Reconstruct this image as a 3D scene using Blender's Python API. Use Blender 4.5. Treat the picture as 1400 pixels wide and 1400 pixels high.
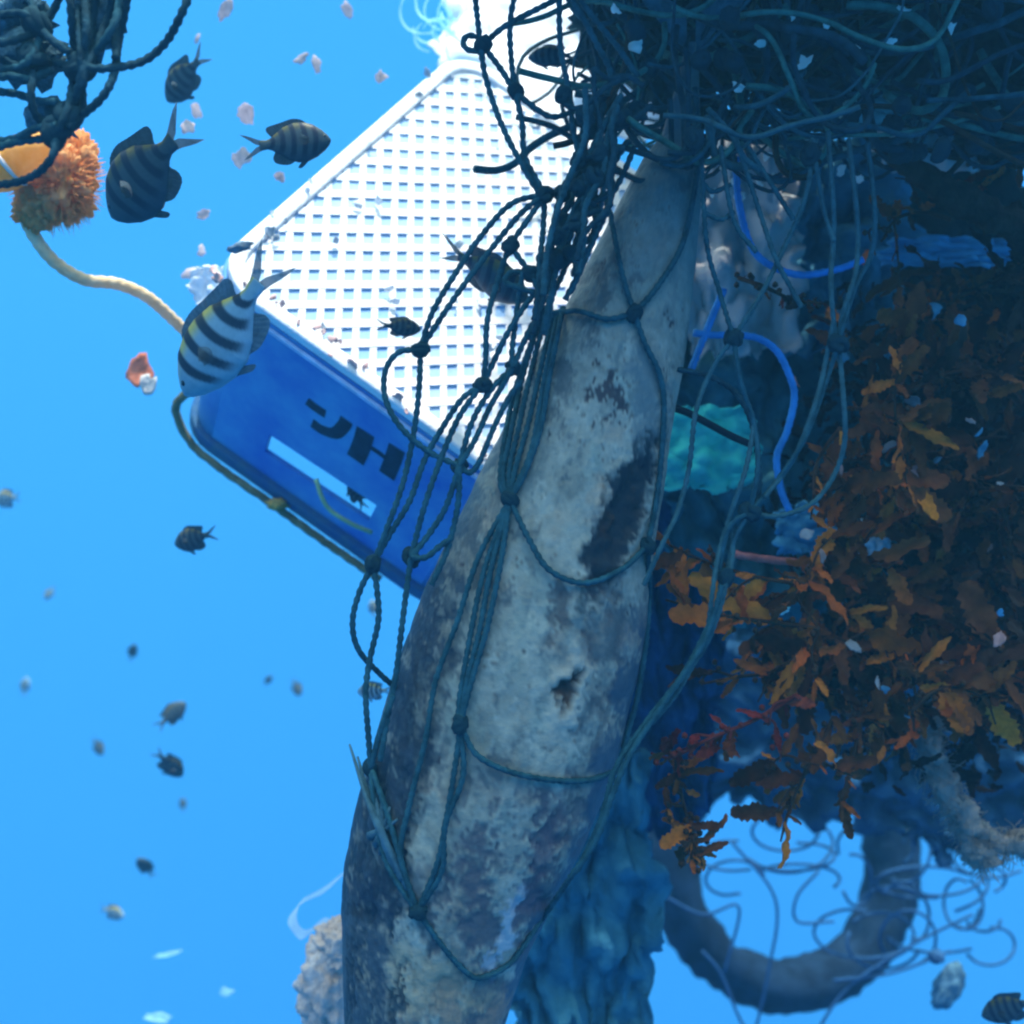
import bpy, math, random
import numpy as np
from mathutils import Vector, Matrix, noise

R = math.radians
for o in list(bpy.data.objects):
    bpy.data.objects.remove(o)
SC = bpy.context.scene
COL = SC.collection

# ------------------------------------------------------------------ camera
FOV = 50.0
W = 2 * math.tan(R(FOV / 2))            # frame width at one metre
cam_d = bpy.data.cameras.new('camera')
cam_d.sensor_width = 36
cam_d.angle = R(FOV)
cam_d.clip_start = 0.02
cam_d.clip_end = 500
cam_d.dof.use_dof = True
cam_d.dof.focus_distance = 1.2
cam_d.dof.aperture_fstop = 3.6
cam = bpy.data.objects.new('camera', cam_d)
cam.rotation_euler = (R(90), 0, 0)
COL.objects.link(cam)
SC.camera = cam

# ------------------------------------------------------------------ world (open sea water all round, brighter towards the surface)
world = bpy.data.worlds.new('World')
SC.world = world
world.use_nodes = True
nt = world.node_tree
nt.nodes.clear()
w_out = nt.nodes.new('ShaderNodeOutputWorld')
w_bg = nt.nodes.new('ShaderNodeBackground')
w_tc = nt.nodes.new('ShaderNodeTexCoord')
w_sep = nt.nodes.new('ShaderNodeSeparateXYZ')
w_map = nt.nodes.new('ShaderNodeMapRange')
w_map.inputs['From Min'].default_value = -1
w_map.inputs['From Max'].default_value = 1
w_ramp = nt.nodes.new('ShaderNodeValToRGB')
w_ramp2 = nt.nodes.new('ShaderNodeValToRGB')
w_mul = nt.nodes.new('ShaderNodeVectorMath'); w_mul.operation = 'MULTIPLY'
w_add = nt.nodes.new('ShaderNodeVectorMath'); w_add.operation = 'ADD'
SURFACE_LIGHT = (2.3, 2.55, 1.9)
def ramp(node, stops):
    e = node.color_ramp.elements
    while len(e) > 1:
        e.remove(e[-1])
    e[0].position = stops[0][0]; e[0].color = (*stops[0][1], 1)
    for p, c in stops[1:]:
        k = e.new(p); k.color = (*c, 1)
ramp(w_ramp, [(0.0, (0.006, 0.07, 0.22)), (0.27, (0.028, 0.25, 0.70)), (0.5, (0.033, 0.285, 0.76)), (0.72, (0.040, 0.32, 0.82)), (1.0, (0.15, 0.5, 0.8))])
ramp(w_ramp2, [(0.0, (0, 0, 0)), (0.715, (0, 0, 0)), (0.81, (.42, .42, .42)), (1.0, (1, 1, 1))])
w_mul.inputs[1].default_value = SURFACE_LIGHT
L = nt.links.new
L(w_tc.outputs['Generated'], w_sep.inputs[0])
L(w_sep.outputs['Z'], w_map.inputs['Value'])
L(w_map.outputs['Result'], w_ramp.inputs['Fac'])
L(w_map.outputs['Result'], w_ramp2.inputs['Fac'])
L(w_ramp2.outputs['Color'], w_mul.inputs[0])
L(w_ramp.outputs['Color'], w_add.inputs[0])
L(w_mul.outputs['Vector'], w_add.inputs[1])
L(w_add.outputs['Vector'], w_bg.inputs['Color'])
L(w_bg.outputs['Background'], w_out.inputs['Surface'])
w_bg.inputs['Strength'].default_value = 1.0

# ------------------------------------------------------------------ sun through the surface, nearly overhead
sun_d = bpy.data.lights.new('sun', 'SUN')
sun_d.energy = 5.0
sun_d.angle = R(1.5)
sun_d.color = (1.0, 0.97, 0.92)
sun = bpy.data.objects.new('sun', sun_d)
sdir = Vector((0.12, -0.08, 0.99)).normalized()      # towards the sun
sun.rotation_euler = sdir.to_track_quat('Z', 'Y').to_euler()
sun.location = (0, 0, 5)
COL.objects.link(sun)

SC.view_settings.view_transform = 'Standard'
SC.view_settings.look = 'None'
SC.view_settings.exposure = 0.5
SC.view_settings.gamma = 1.0
SC.render.engine = 'CYCLES'
SC.cycles.use_denoising = True
SC.cycles.max_bounces = 6
SC.cycles.diffuse_bounces = 3
SC.cycles.glossy_bounces = 2
SC.cycles.transmission_bounces = 4
SC.cycles.transparent_max_bounces = 12
SC.cycles.volume_bounces = 1
SC.cycles.filter_width = 2.3
SC.cycles.caustics_reflective = False
SC.cycles.caustics_refractive = False

# ------------------------------------------------------------------ helpers
def P(x, y, d):
    """photo pixel (1400 wide) and distance along the view axis -> point"""
    s = W * d / 1400.0
    return Vector(((x - 700) * s, d, -(y - 700) * s))
def mpp(d):
    return W * d / 1400.0

def rnd(seed):
    return random.Random(seed)

def fbm(x, y, z=0.0, o=4):
    return noise.fractal(Vector((x, y, z)), 0.6, 2.0, o)

MATS = {}
def mat(name, col, rough=0.6, var=0.25, scale=30.0, bump=0.0, bump_scale=120.0, spec=0.06, alpha=1.0, trans=0.0,
        col2=None, objvar=0.0, vcol=False, subsurf=0.0, wave=0.0):
    if name in MATS:
        return MATS[name]
    m = bpy.data.materials.new(name)
    m.use_nodes = True
    n = m.node_tree.nodes; l = m.node_tree.links
    b = n['Principled BSDF']
    b.inputs['Roughness'].default_value = rough
    b.inputs['Specular IOR Level'].default_value = spec
    tc = n.new('ShaderNodeTexCoord')
    nz = n.new('ShaderNodeTexNoise')
    nz.inputs['Scale'].default_value = scale
    nz.inputs['Detail'].default_value = 5
    nz.inputs['Roughness'].default_value = 0.65
    l.new(tc.outputs['Object'], nz.inputs['Vector'])
    rp = n.new('ShaderNodeValToRGB')
    c = Vector(col)
    if col2 is None:
        lo = c * (1 - var); hi = c * (1 + var)
    else:
        lo = c; hi = Vector(col2)
    ramp(rp, [(0.32, tuple(lo)), (0.68, tuple(hi))])
    l.new(nz.outputs['Fac'], rp.inputs['Fac'])
    src = rp.outputs['Color']
    if vcol:
        va = n.new('ShaderNodeVertexColor'); va.layer_name = 'Col'
        mx = n.new('ShaderNodeMix'); mx.data_type = 'RGBA'; mx.blend_type = 'MULTIPLY'
        mx.inputs['Factor'].default_value = 1.0
        l.new(va.outputs['Color'], mx.inputs['A'])
        l.new(src, mx.inputs['B'])
        src = mx.outputs['Result']
    if objvar > 0:
        oi = n.new('ShaderNodeObjectInfo')
        mr = n.new('ShaderNodeMapRange')
        mr.inputs['To Min'].default_value = 1 - objvar
        mr.inputs['To Max'].default_value = 1 + objvar
        l.new(oi.outputs['Random'], mr.inputs['Value'])
        hs = n.new('ShaderNodeHueSaturation')
        l.new(mr.outputs['Result'], hs.inputs['Value'])
        mr2 = n.new('ShaderNodeMapRange')
        mr2.inputs['To Min'].default_value = 0.488
        mr2.inputs['To Max'].default_value = 0.510
        ml = n.new('ShaderNodeMath'); ml.operation = 'FRACT'
        mm = n.new('ShaderNodeMath'); mm.operation = 'MULTIPLY'; mm.inputs[1].default_value = 7.31
        l.new(oi.outputs['Random'], mm.inputs[0]); l.new(mm.outputs[0], ml.inputs[0])
        l.new(ml.outputs[0], mr2.inputs['Value'])
        l.new(mr2.outputs['Result'], hs.inputs['Hue'])
        l.new(src, hs.inputs['Color'])
        src = hs.outputs['Color']
    l.new(src, b.inputs['Base Color'])
    if alpha < 1:
        b.inputs['Alpha'].default_value = alpha
    if trans > 0:
        # thin tissue: let some light through
        tl = n.new('ShaderNodeBsdfTranslucent')
        ms = n.new('ShaderNodeMixShader'); ms.inputs['Fac'].default_value = trans
        l.new(src, tl.inputs['Color'])
        l.new(b.outputs['BSDF'], ms.inputs[1]); l.new(tl.outputs['BSDF'], ms.inputs[2])
        l.new(ms.outputs['Shader'], n['Material Output'].inputs['Surface'])
    if bump > 0:
        nb = n.new('ShaderNodeTexNoise')
        nb.inputs['Scale'].default_value = bump_scale
        nb.inputs['Detail'].default_value = 4
        l.new(tc.outputs['Object'], nb.inputs['Vector'])
        bp = n.new('ShaderNodeBump')
        bp.inputs['Strength'].default_value = bump
        bp.inputs['Distance'].default_value = 0.004
        l.new(nb.outputs['Fac'], bp.inputs['Height'])
        l.new(bp.outputs['Normal'], b.inputs['Normal'])
    MATS[name] = m
    return m

def mesh(name, V, F, smooth=True):
    me = bpy.data.meshes.new(name)
    me.from_pydata([tuple(v) for v in V], [], F)
    if smooth:
        me.polygons.foreach_set('use_smooth', [True] * len(me.polygons))
    me.update()
    return me

def obj(name, me, m=None, parent=None):
    o = bpy.data.objects.new(name, me)
    COL.objects.link(o)
    if m is not None and me is not None and not me.materials:
        me.materials.append(m)
    if parent is not None:
        o.parent = parent
        o.matrix_parent_inverse = parent.matrix_world.inverted()
    return o

def tag(o, label, cat, group=None, kind=None):
    o['label'] = label
    o['category'] = cat
    if group: o['group'] = group
    if kind: o['kind'] = kind
    return o

def thing(name, label, cat, loc, group=None):
    o = bpy.data.objects.new(name, None)
    COL.objects.link(o)
    o.empty_display_size = 0.05
    o.location = loc
    o.matrix_world = Matrix.Translation(loc)
    return tag(o, label, cat, group)

def catmull(pts, step):
    """dense curve through pts (Vectors)"""
    n = len(pts)
    if n == 2:
        pts = [pts[0], (pts[0] + pts[1]) / 2, pts[1]]; n = 3
    out = []
    for i in range(n - 1):
        p1, p2 = pts[i], pts[i + 1]
        p0 = pts[i - 1] if i > 0 else p1 * 2 - p2
        p3 = pts[i + 2] if i + 2 < n else p2 * 2 - p1
        k = max(1, int(math.ceil((p2 - p1).length / step)))
        for j in range(k):
            t = j / k
            out.append(0.5 * ((2 * p1) + (p2 - p0) * t + (2 * p0 - 5 * p1 + 4 * p2 - p3) * t * t + (3 * p1 - p0 - 3 * p2 + p3) * t ** 3))
    out.append(pts[-1].copy())
    return out

def tube_geo(pts, r, sides=7, lobes=0, twist=0.0, depth=0.0, taper=None, jitter=0.0, V=None, F=None, seed=0, rough=0.0, rfreq=60.0):
    """a tube along points; lobes>0 lays twisted strands into the surface"""
    V = [] if V is None else V
    F = [] if F is None else F
    base = len(V)
    n = len(pts)
    t0 = (pts[1] - pts[0]).normalized()
    up = Vector((0, 0, 1)) if abs(t0.z) < 0.9 else Vector((1, 0, 0))
    nrm = t0.cross(up).normalized()
    s = 0.0
    rg = rnd(seed)
    for i, p in enumerate(pts):
        a = pts[max(0, i - 1)]; b = pts[min(n - 1, i + 1)]
        t = (b - a)
        if t.length < 1e-9: t = t0
        t = t.normalized()
        nrm = (nrm - t * nrm.dot(t))
        if nrm.length < 1e-6: nrm = t.orthogonal()
        nrm.normalize()
        bi = t.cross(nrm)
        rr = r(i / (n - 1)) if callable(r) else r
        if jitter: rr *= 1 + rg.uniform(-jitter, jitter)
        if i: s += (p - pts[i - 1]).length
        for k in range(sides):
            th = 2 * math.pi * k / sides
            q = rr
            if lobes:
                q = rr * (1 - depth + depth * abs(math.cos(lobes * 0.5 * (th + twist * s))))
            if rough:
                z_ = p + nrm * (math.cos(th) * q) + bi * (math.sin(th) * q)
                q *= 1 + rough * fbm(z_.x * rfreq, z_.y * rfreq, z_.z * rfreq)
            V.append(p + nrm * (math.cos(th) * q) + bi * (math.sin(th) * q))
        if i:
            for k in range(sides):
                k2 = (k + 1) % sides
                F.append((base + (i - 1) * sides + k, base + (i - 1) * sides + k2, base + i * sides + k2, base + i * sides + k))
    F.append(tuple(base + k for k in reversed(range(sides))))
    F.append(tuple(base + (n - 1) * sides + k for k in range(sides)))
    return V, F

def tube(name, pts, r, m, parent=None, step=0.008, sides=7, **kw):
    c = catmull(pts, step)
    V, F = tube_geo(c, r, sides, **kw)
    return obj(name, mesh(name, V, F), m, parent)

def ico(sub=2):
    import bmesh
    bm = bmesh.new()
    bmesh.ops.create_icosphere(bm, subdivisions=sub, radius=1.0)
    V = [v.co.copy() for v in bm.verts]
    F = [tuple(v.index for v in f.verts) for f in bm.faces]
    bm.free()
    return V, F
def flake(name, c, w, h, m, parent=None, seed=0, rot=0.0):
    """a thin torn flake, curled, ragged outline"""
    rgk = rnd(seed * 13 + 5)
    V, F = [], []
    n, rings = 18, 3
    M = Matrix.Rotation(rot, 3, 'Y') @ Matrix.Rotation(rgk.uniform(-.9, .9), 3, 'X') @ Matrix.Rotation(rgk.uniform(-.7, .7), 3, 'Z')
    bx, bz = rgk.uniform(-1, 1), rgk.uniform(-1, 1)
    for side in (0, 1):
        V.append(c + M @ Vector((0, side * .0012, 0)))
        for r_ in range(1, rings + 1):
            for k in range(n):
                a = 2 * math.pi * k / n
                q = r_ / rings * (1 + .5 * fbm(math.cos(a) * 1.1 + seed * 3.7, math.sin(a) * 1.1, seed) * r_ / rings)
                x, z = q * math.cos(a), q * math.sin(a)
                y = .5 * (bx * x * x + bz * z * z) * min(w, h) + .12 * min(w, h) * fbm(x * 2, z * 2, seed + 9.0)
                V.append(c + M @ Vector((x * w, y + side * .0012, z * h)))
    N = 1 + rings * n
    for side in (0, 1):
        b = side * N
        for k in range(n):
            k2 = (k + 1) % n
            t = [(b, b + 1 + k, b + 1 + k2)]
            for r_ in range(rings - 1):
                t.append((b + 1 + r_ * n + k, b + 1 + (r_ + 1) * n + k, b + 1 + (r_ + 1) * n + k2, b + 1 + r_ * n + k2))
            F += t if side == 0 else [tuple(reversed(f)) for f in t]
    e = 1 + (rings - 1) * n
    for k in range(n):
        k2 = (k + 1) % n
        F.append((e + k, N + e + k, N + e + k2, e + k2))
    return obj(name, mesh(name, V, F), m, parent)

ICO = {k: ico(k) for k in (1, 2, 3, 4, 5)}

def lump_geo(c, rx, ry, rz, amp=0.3, freq=3.0, sub=3, seed=0, rot=None, V=None, F=None):
    v0, f0 = ICO[sub]
    V = [] if V is None else V
    F = [] if F is None else F
    b = len(V)
    for v in v0:
        k = 1 + amp * fbm(v.x * freq + seed * 7.1, v.y * freq + seed * 3.3, v.z * freq - seed * 1.7)
        q = Vector((v.x * rx * k, v.y * ry * k, v.z * rz * k))
        if rot is not None: q = rot @ q
        V.append(q + c)
    F += [tuple(i + b for i in f) for f in f0]
    return V, F

def lump(name, c, rx, ry, rz, m, parent=None, **kw):
    V, F = lump_geo(c, rx, ry, rz, **kw)
    return obj(name, mesh(name, V, F), m, parent)

def interp(tab, y):
    ys = [t[0] for t in tab]; xs = [t[1] for t in tab]
    return float(np.interp(y, ys, xs))

# ------------------------------------------------------------------ materials
M_TWINE = mat('twine teal', (0.018, 0.075, 0.10), rough=0.75, var=0.45, scale=60, bump=0.6, bump_scale=700, spec=0.05)
M_TWINE_D = mat('twine dark', (0.012, 0.045, 0.065), rough=0.8, var=0.4, scale=60, bump=0.6, bump_scale=700, spec=0.05)
M_TWINE_B = mat('twine blue grey', (0.032, 0.095, 0.115), rough=0.8, var=0.35, scale=60, bump=0.5, bump_scale=700, spec=0.05)
M_TWINE_G = mat('twine green', (0.045, 0.15, 0.13), rough=0.8, var=0.4, scale=60, bump=0.5, bump_scale=700)
M_TWINE_N = mat('twine brown', (0.035, 0.028, 0.022), rough=0.8, var=0.4, scale=60, bump=0.5, bump_scale=700)
M_BLUE = mat('rope blue', (0.03, 0.22, 0.55), rough=0.6, var=0.25, scale=40, bump=0.5, bump_scale=500)
M_BLACK = mat('twine black', (0.006, 0.012, 0.02), rough=0.5, var=0.3)

# =================================================================== the carcass
YC = 1.32
EDGE_L = [(60, 938), (110, 926), (150, 915), (185, 905), (215, 880), (280, 845), (360, 803), (430, 768), (480, 737), (560, 702), (650, 655), (730, 615),
          (800, 582), (900, 545), (1000, 515), (1100, 488), (1180, 471), (1240, 467), (1300, 469), (1400, 472), (1500, 480), (1600, 497), (1700, 525), (1790, 560)]
EDGE_R = [(60, 956), (110, 956), (150, 957), (185, 958), (215, 959), (280, 958), (360, 951), (450, 941), (520, 930), (600, 916), (680, 905), (760, 893),
          (850, 884), (930, 870), (1000, 852), (1060, 836), (1150, 800), (1240, 752), (1310, 718), (1400, 690), (1500, 668), (1600, 640), (1700, 605), (1790, 570)]
THICK = 0.80
def carc(y):
    xl, xr = interp(EDGE_L, y), interp(EDGE_R, y)
    return (xl + xr) / 2, max(3.0, (xr - xl) / 2)
def front(x, y, off=0.0):
    """distance of the carcass surface (towards the camera) behind pixel x, y"""
    c, h = carc(y)
    s = (x - c) / h
    T = h * mpp(YC) * THICK
    q = math.sqrt(max(0.0, 1 - s * s))
    return YC - T * q - off / max(.4, q)

def ell(x, y, cx, cy, a, b, ang):
    """elliptical distance; 1 on the outline; ang: direction of the long axis in the picture"""
    dx, dy = x - cx, y - cy
    ca, sa = math.cos(ang), math.sin(ang)
    u = dx * ca + dy * sa; v = -dx * sa + dy * ca
    return math.sqrt((u / a) ** 2 + (v / b) ** 2)
def sst(a, b, x):
    t = min(1, max(0, (x - a) / (b - a)))
    return t * t * (3 - 2 * t)
BACK = [(100, 850), (430, 770), (500, 735), (600, 700), (700, 640), (800, 628), (900, 612), (1000, 602), (1100, 584), (1180, 566), (1230, 545), (1300, 535), (1400, 545), (1800, 600)]
FLANK = [(100, 980), (700, 935), (820, 893), (900, 868), (980, 848), (1060, 822), (1150, 785), (1240, 745), (1310, 712), (1400, 690), (1800, 640)]
def skin(x, y):
    """colour and inward recess (m) of the carcass at a picture place: countershading, wounds, stains"""
    wx, wy = fbm(x * .03, y * .022, 101, 4), fbm(x * .03, y * .022, 113, 4)
    hx = fbm(x * .11, y * .09, 121, 3)
    x0_, y0_ = x, y
    x = x + 13 * wx + 6 * hx
    y = y + 16 * wy + 6 * hx
    n1 = fbm(x * .010, y * .006, 1.0)
    n2 = fbm(x * .035, y * .022, 5.0)
    n3 = fbm(x * .09, y * .07, 9.0)
    belly = Vector((0.275, 0.290, 0.245)) * (1 + 0.26 * n1 + 0.26 * n2 + .18 * n3)
    c = belly
    # warm and greenish stains
    c = c.lerp(Vector((0.33, 0.24, 0.17)), 0.5 * sst(0.15, 0.7, fbm(x * .013, y * .012, 21)))
    c = c.lerp(Vector((0.24, 0.30, 0.26)), 0.6 * sst(0.1, 0.6, fbm(x * .016, y * .009, 33)))
    rec = 0.0
    # cooler, bluer skin towards the tail; fine wrinkles across; small brown specks
    c = c.lerp(Vector((0.095, 0.165, 0.180)) * (1 + .25 * n1), .75 * sst(520, 300, y))
    wr = fbm(x * .03, y * .10, 41, 4)
    c = c * (1 - .10 * sst(.1, .7, wr)); rec += .0005 * sst(.1, .7, wr)
    c = c.lerp(Vector((0.10, 0.075, 0.06)), .7 * sst(.48, .62, fbm(x * .11, y * .11, 63)) * sst(-.1, .3, n1))
    lg = fbm(x * .045 + y * .013, y * .005, 71, 4)
    c = c.lerp(Vector((0.10, 0.145, 0.15)), .6 * sst(.15, .6, lg))
    # grubby blotches gathering along the back, the lower flank and under the gash
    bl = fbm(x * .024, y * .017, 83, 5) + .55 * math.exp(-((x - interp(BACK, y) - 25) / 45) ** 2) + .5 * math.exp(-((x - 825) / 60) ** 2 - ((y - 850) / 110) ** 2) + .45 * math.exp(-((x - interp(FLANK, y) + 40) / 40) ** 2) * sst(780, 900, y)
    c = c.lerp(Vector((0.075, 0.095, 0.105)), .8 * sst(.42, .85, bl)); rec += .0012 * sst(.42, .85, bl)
    c = c.lerp(Vector((0.40, 0.385, 0.30)), .6 * sst(.2, .75, fbm(x * .017, y * .012, 131, 4)) * sst(560, 700, y))
    # tail stock: thin dark strokes where the skin is worn
    st = sst(340, 150, y) * sst(-0.1, 0.4, fbm(x * .06, y * .010, 2.5))
    c = c.lerp(Vector((0.05, 0.11, 0.15)), 0.85 * st)
    # dark back
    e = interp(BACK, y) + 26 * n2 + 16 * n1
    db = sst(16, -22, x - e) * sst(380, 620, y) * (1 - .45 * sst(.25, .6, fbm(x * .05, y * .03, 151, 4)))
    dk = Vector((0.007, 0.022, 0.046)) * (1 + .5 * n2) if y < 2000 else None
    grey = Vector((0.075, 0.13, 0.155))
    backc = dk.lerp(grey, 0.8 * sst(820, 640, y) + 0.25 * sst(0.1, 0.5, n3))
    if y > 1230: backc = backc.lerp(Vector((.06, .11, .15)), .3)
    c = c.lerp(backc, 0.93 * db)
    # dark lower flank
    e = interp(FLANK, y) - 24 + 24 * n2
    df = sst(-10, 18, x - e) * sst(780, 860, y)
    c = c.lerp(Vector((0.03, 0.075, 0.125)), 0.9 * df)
    # cluster of dark spots
    g = math.exp(-(((x - 822 - (y - 550) * -.05) / 27) ** 2 + ((y - 552) / 46) ** 2))
    sp = sst(0.02, 0.20, fbm(x * .078 + .6 * n2, y * .062 + .6 * n1, 77.3) * .8 + g * 1.0 - 0.72)
    c = c.lerp(Vector((0.035, 0.028, 0.04)), 0.92 * sp); rec += .0015 * sp
    # grey smear beside it
    q = ell(x, y, 876, 560, 95, 24, R(88)) + .5 * n2
    c = c.lerp(Vector((0.10, 0.155, 0.175)), 0.75 * sst(1.15, 0.55, q))
    # long gash
    q = ell(x, y, 843, 702, 108, 27, math.atan2(190, -84)) + 0.22 * n2 + .16 * n3
    gsh = sst(1.25, 0.85, q)
    c = c.lerp(Vector((0.007, 0.016, 0.028)).lerp(Vector((.028, .016, .016)), sst(0.2, .7, n2)), 0.96 * gsh)
    rec += 0.009 * sst(0.9, 0.1, q)
    rec -= 0.003 * sst(1.5, 1.15, q) * sst(.9, 1.15, q)
    # smaller torn strokes under it
    for (cx, cy, a, b, an, k) in ((768, 822, 34, 9, 70, .8), (752, 815, 20, 8, 95, .7), (800, 800, 40, 10, 20, .6), (815, 835, 46, 14, 120, .55),
                                  (795, 880, 30, 13, 110, .6), (742, 852, 12, 9, 60, .6), (835, 880, 40, 10, 100, .3), (815, 960, 50, 14, 100, .5)):
        q = ell(x, y, cx, cy, a, b, R(an)) + .5 * n2 + .25 * n3
        c = c.lerp(Vector((0.07, 0.06, 0.065)), k * sst(1.2, .5, q)); rec += .003 * sst(1.1, .3, q) * k
    # round hole with a pale lip
    q = ell(x, y, 772, 925, 30, 11, R(108)) + .35 * n2
    c = c.lerp(Vector((0.40, 0.38, 0.31)), 0.7 * sst(2.3, 1.5, q))
    c = c.lerp(Vector((0.05, 0.026, 0.022)), 0.95 * sst(1.25, .6, q))
    rec += 0.010 * sst(1.05, .3, q) - .003 * sst(2.2, 1.3, q) * sst(.8, 1.1, q)
    # flaking purple patch near the throat
    pm = sst(1.25, .75, ell(x, y, 690, 1185, 165, 92, R(112)) + .35 * n1)
    pn = sst(-0.12, 0.28, fbm(x * .028, y * .020, 55) + .35 * fbm(x * .1, y * .08, 56))
    c = c.lerp(Vector((0.085, 0.085, 0.105)), 0.85 * pm * pn); rec += .0025 * pm * pn
    q = ell(x, y, 736, 1150, 120, 16, R(108)) + .4 * n2
    c = c.lerp(Vector((0.10, 0.085, 0.11)), .8 * sst(1.2, .6, q)); rec += .004 * sst(1.1, .4, q)
    q = ell(x, y, 690, 1235, 70, 13, R(106)) + .4 * n2
    c = c.lerp(Vector((0.44, 0.48, 0.52)), .7 * sst(1.2, .6, q))
    # ochre throat
    q = ell(x, y, 560, 1290, 110, 45, R(25)) + .5 * n2
    c = c.lerp(Vector((0.40, 0.31, 0.19)), (1 - .95 * db) * .6 * sst(1.3, .6, q))
    oc = sst(1290, 1350, y) * sst(.0, .4, fbm(x * .03, y * .02, 91))
    c = c.lerp(Vector((0.30, 0.21, 0.15)), (1 - .95 * db) * .6 * oc)
    # creases along the dark back near the gill
    if y > 1000:
        cr = sst(.12, .45, fbm(x * .075 + y * .018, y * .004, 14)) * sst(640, 560, x)
        c = c.lerp(Vector((0.012, 0.03, 0.05)), .75 * cr); rec += .004 * cr * sst(1000, 1060, y)
    return c, rec

def build_carcass():
    root = thing('fish_carcass', 'large dead pale-bellied fish with dark back and gashes hanging tail-up in the net', 'dead fish', P(700, 700, YC))
    rows, cols = 360, 230
    ys = np.linspace(60, 1790, rows)
    V, F, C = [], [], []
    s = mpp(YC)
    for y in ys:
        c, h = carc(y)
        for k in range(cols):
            th = 2 * math.pi * k / cols
            ct, sn = math.cos(th), math.sin(th)
            x = c + h * ct
            front_side = sn < 0.25
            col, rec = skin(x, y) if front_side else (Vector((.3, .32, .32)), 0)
            # a body a little keeled towards the belly
            hh = h * s
            k1 = 1 + 0.012 * fbm(x * .02, y * .012, th)
            lim = sst(.98, .8, abs(ct))
            rec *= lim
            px = (c - 700) * s + hh * ct * k1 - rec * ct
            py = YC + hh * THICK * sn * k1 - rec * sn - 0.0012 * fbm(x * .08, y * .05, 3.3)
            V.append((px, py, -(y - 700) * s))
            C.append((col.x, col.y, col.z, 1))
    for i in range(rows - 1):
        for k in range(cols):
            k2 = (k + 1) % cols
            F.append((i * cols + k, i * cols + k2, (i + 1) * cols + k2, (i + 1) * cols + k))
    F.append(tuple(range(cols)))
    F.append(tuple((rows - 1) * cols + k for k in reversed(range(cols))))
    me = mesh('body', V, F)
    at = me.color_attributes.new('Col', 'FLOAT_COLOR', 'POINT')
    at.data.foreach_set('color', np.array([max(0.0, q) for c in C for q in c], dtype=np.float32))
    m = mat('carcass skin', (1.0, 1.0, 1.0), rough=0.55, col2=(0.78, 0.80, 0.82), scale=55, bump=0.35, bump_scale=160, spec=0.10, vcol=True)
    obj('body', me, m, root)
    # forked tail fin above the thin stock, mostly lost in the tangle
    mf = mat('carcass fin', (0.05, 0.12, 0.16), rough=.6, var=.4, scale=40, bump=.5, bump_scale=200)
    V, F = [], []
    n = 26
    for side in (-1, 1):
        b = len(V)
        for i in range(n):
            t = i / (n - 1)
            x0 = 945 + side * (6 + 150 * t ** 1.3)
            ya = 95 - 165 * t ** .85
            yb = ya - 70 * (1 - t) ** 1.2 + 4
            for (yy, dd) in ((ya, YC - .008), (yb, YC - .003), (yb, YC + .003), (ya, YC + .008)):
                V.append(P(x0, yy + 6 * fbm(t * 9, side, 2), dd))
            if i:
                for k in range(4):
                    F.append((b + (i - 1) * 4 + k, b + (i - 1) * 4 + (k + 1) % 4, b + i * 4 + (k + 1) % 4, b + i * 4 + k))
    obj('tail_fin', mesh('tail_fin', V, F), mf, root)
    # frayed breast fin lying along the back edge
    V, F = [], []
    rg = rnd(4)
    for k in range(7):
        x1, y1 = 560 - k * 9, 1215 - k * 12
        x0, y0 = 478 + k * 11, 1018 + k * 17
        p = [P(x0, y0, front(max(x0, 500), y0) - .012), P((x0 + x1) / 2 - 8 + 2 * k, (y0 + y1) / 2, front(520, (y0 + y1) / 2) - .016), P(x1, y1, front(x1, y1) - .004)]
        tube_geo(catmull(p, .01), lambda t: .0014 + .0045 * t, 6, V=V, F=F)
    obj('breast_fin', mesh('breast_fin', V, F), mf, root)
build_carcass()

# =================================================================== the net draped over the carcass
TW = 0.0034
def drape(pts, off=0.0085, dd=None, wob=0.0, seed=0):
    """photo pixels -> points lying on the carcass where it is, or hanging at distance dd beside it"""
    px = [Vector((p[0], p[1], p[2] if len(p) > 2 else -1)) for p in pts]
    c = catmull([Vector((p.x, p.y, 0)) for p in px], 2.6)
    given = any(p.z > 0 for p in px)
    out = []
    n = len(c)
    rg = rnd(seed)
    ph = rg.uniform(0, 6)
    for i, q in enumerate(c):
        if given or dd is not None:
            d = dd if dd is not None else 0
            if given:
                t = i / (n - 1) * (len(px) - 1)
                k = min(int(t), len(px) - 2)
                d = px[k].z * (1 - (t - k)) + px[k + 1].z * (t - k)
        else:
            d = front(q.x, q.y, off)
        d += wob * math.sin(ph + i * .10)
        out.append(P(q.x, q.y, d))
    return out
def smooth(pts, it=2):
    for _ in range(it):
        q = [p.copy() for p in pts]
        for i in range(1, len(pts) - 1):
            q[i] = (pts[i - 1] + pts[i] * 2 + pts[i + 1]) / 4
            q[i].x, q[i].z = pts[i].x, pts[i].z
        pts = q
    return pts

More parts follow.
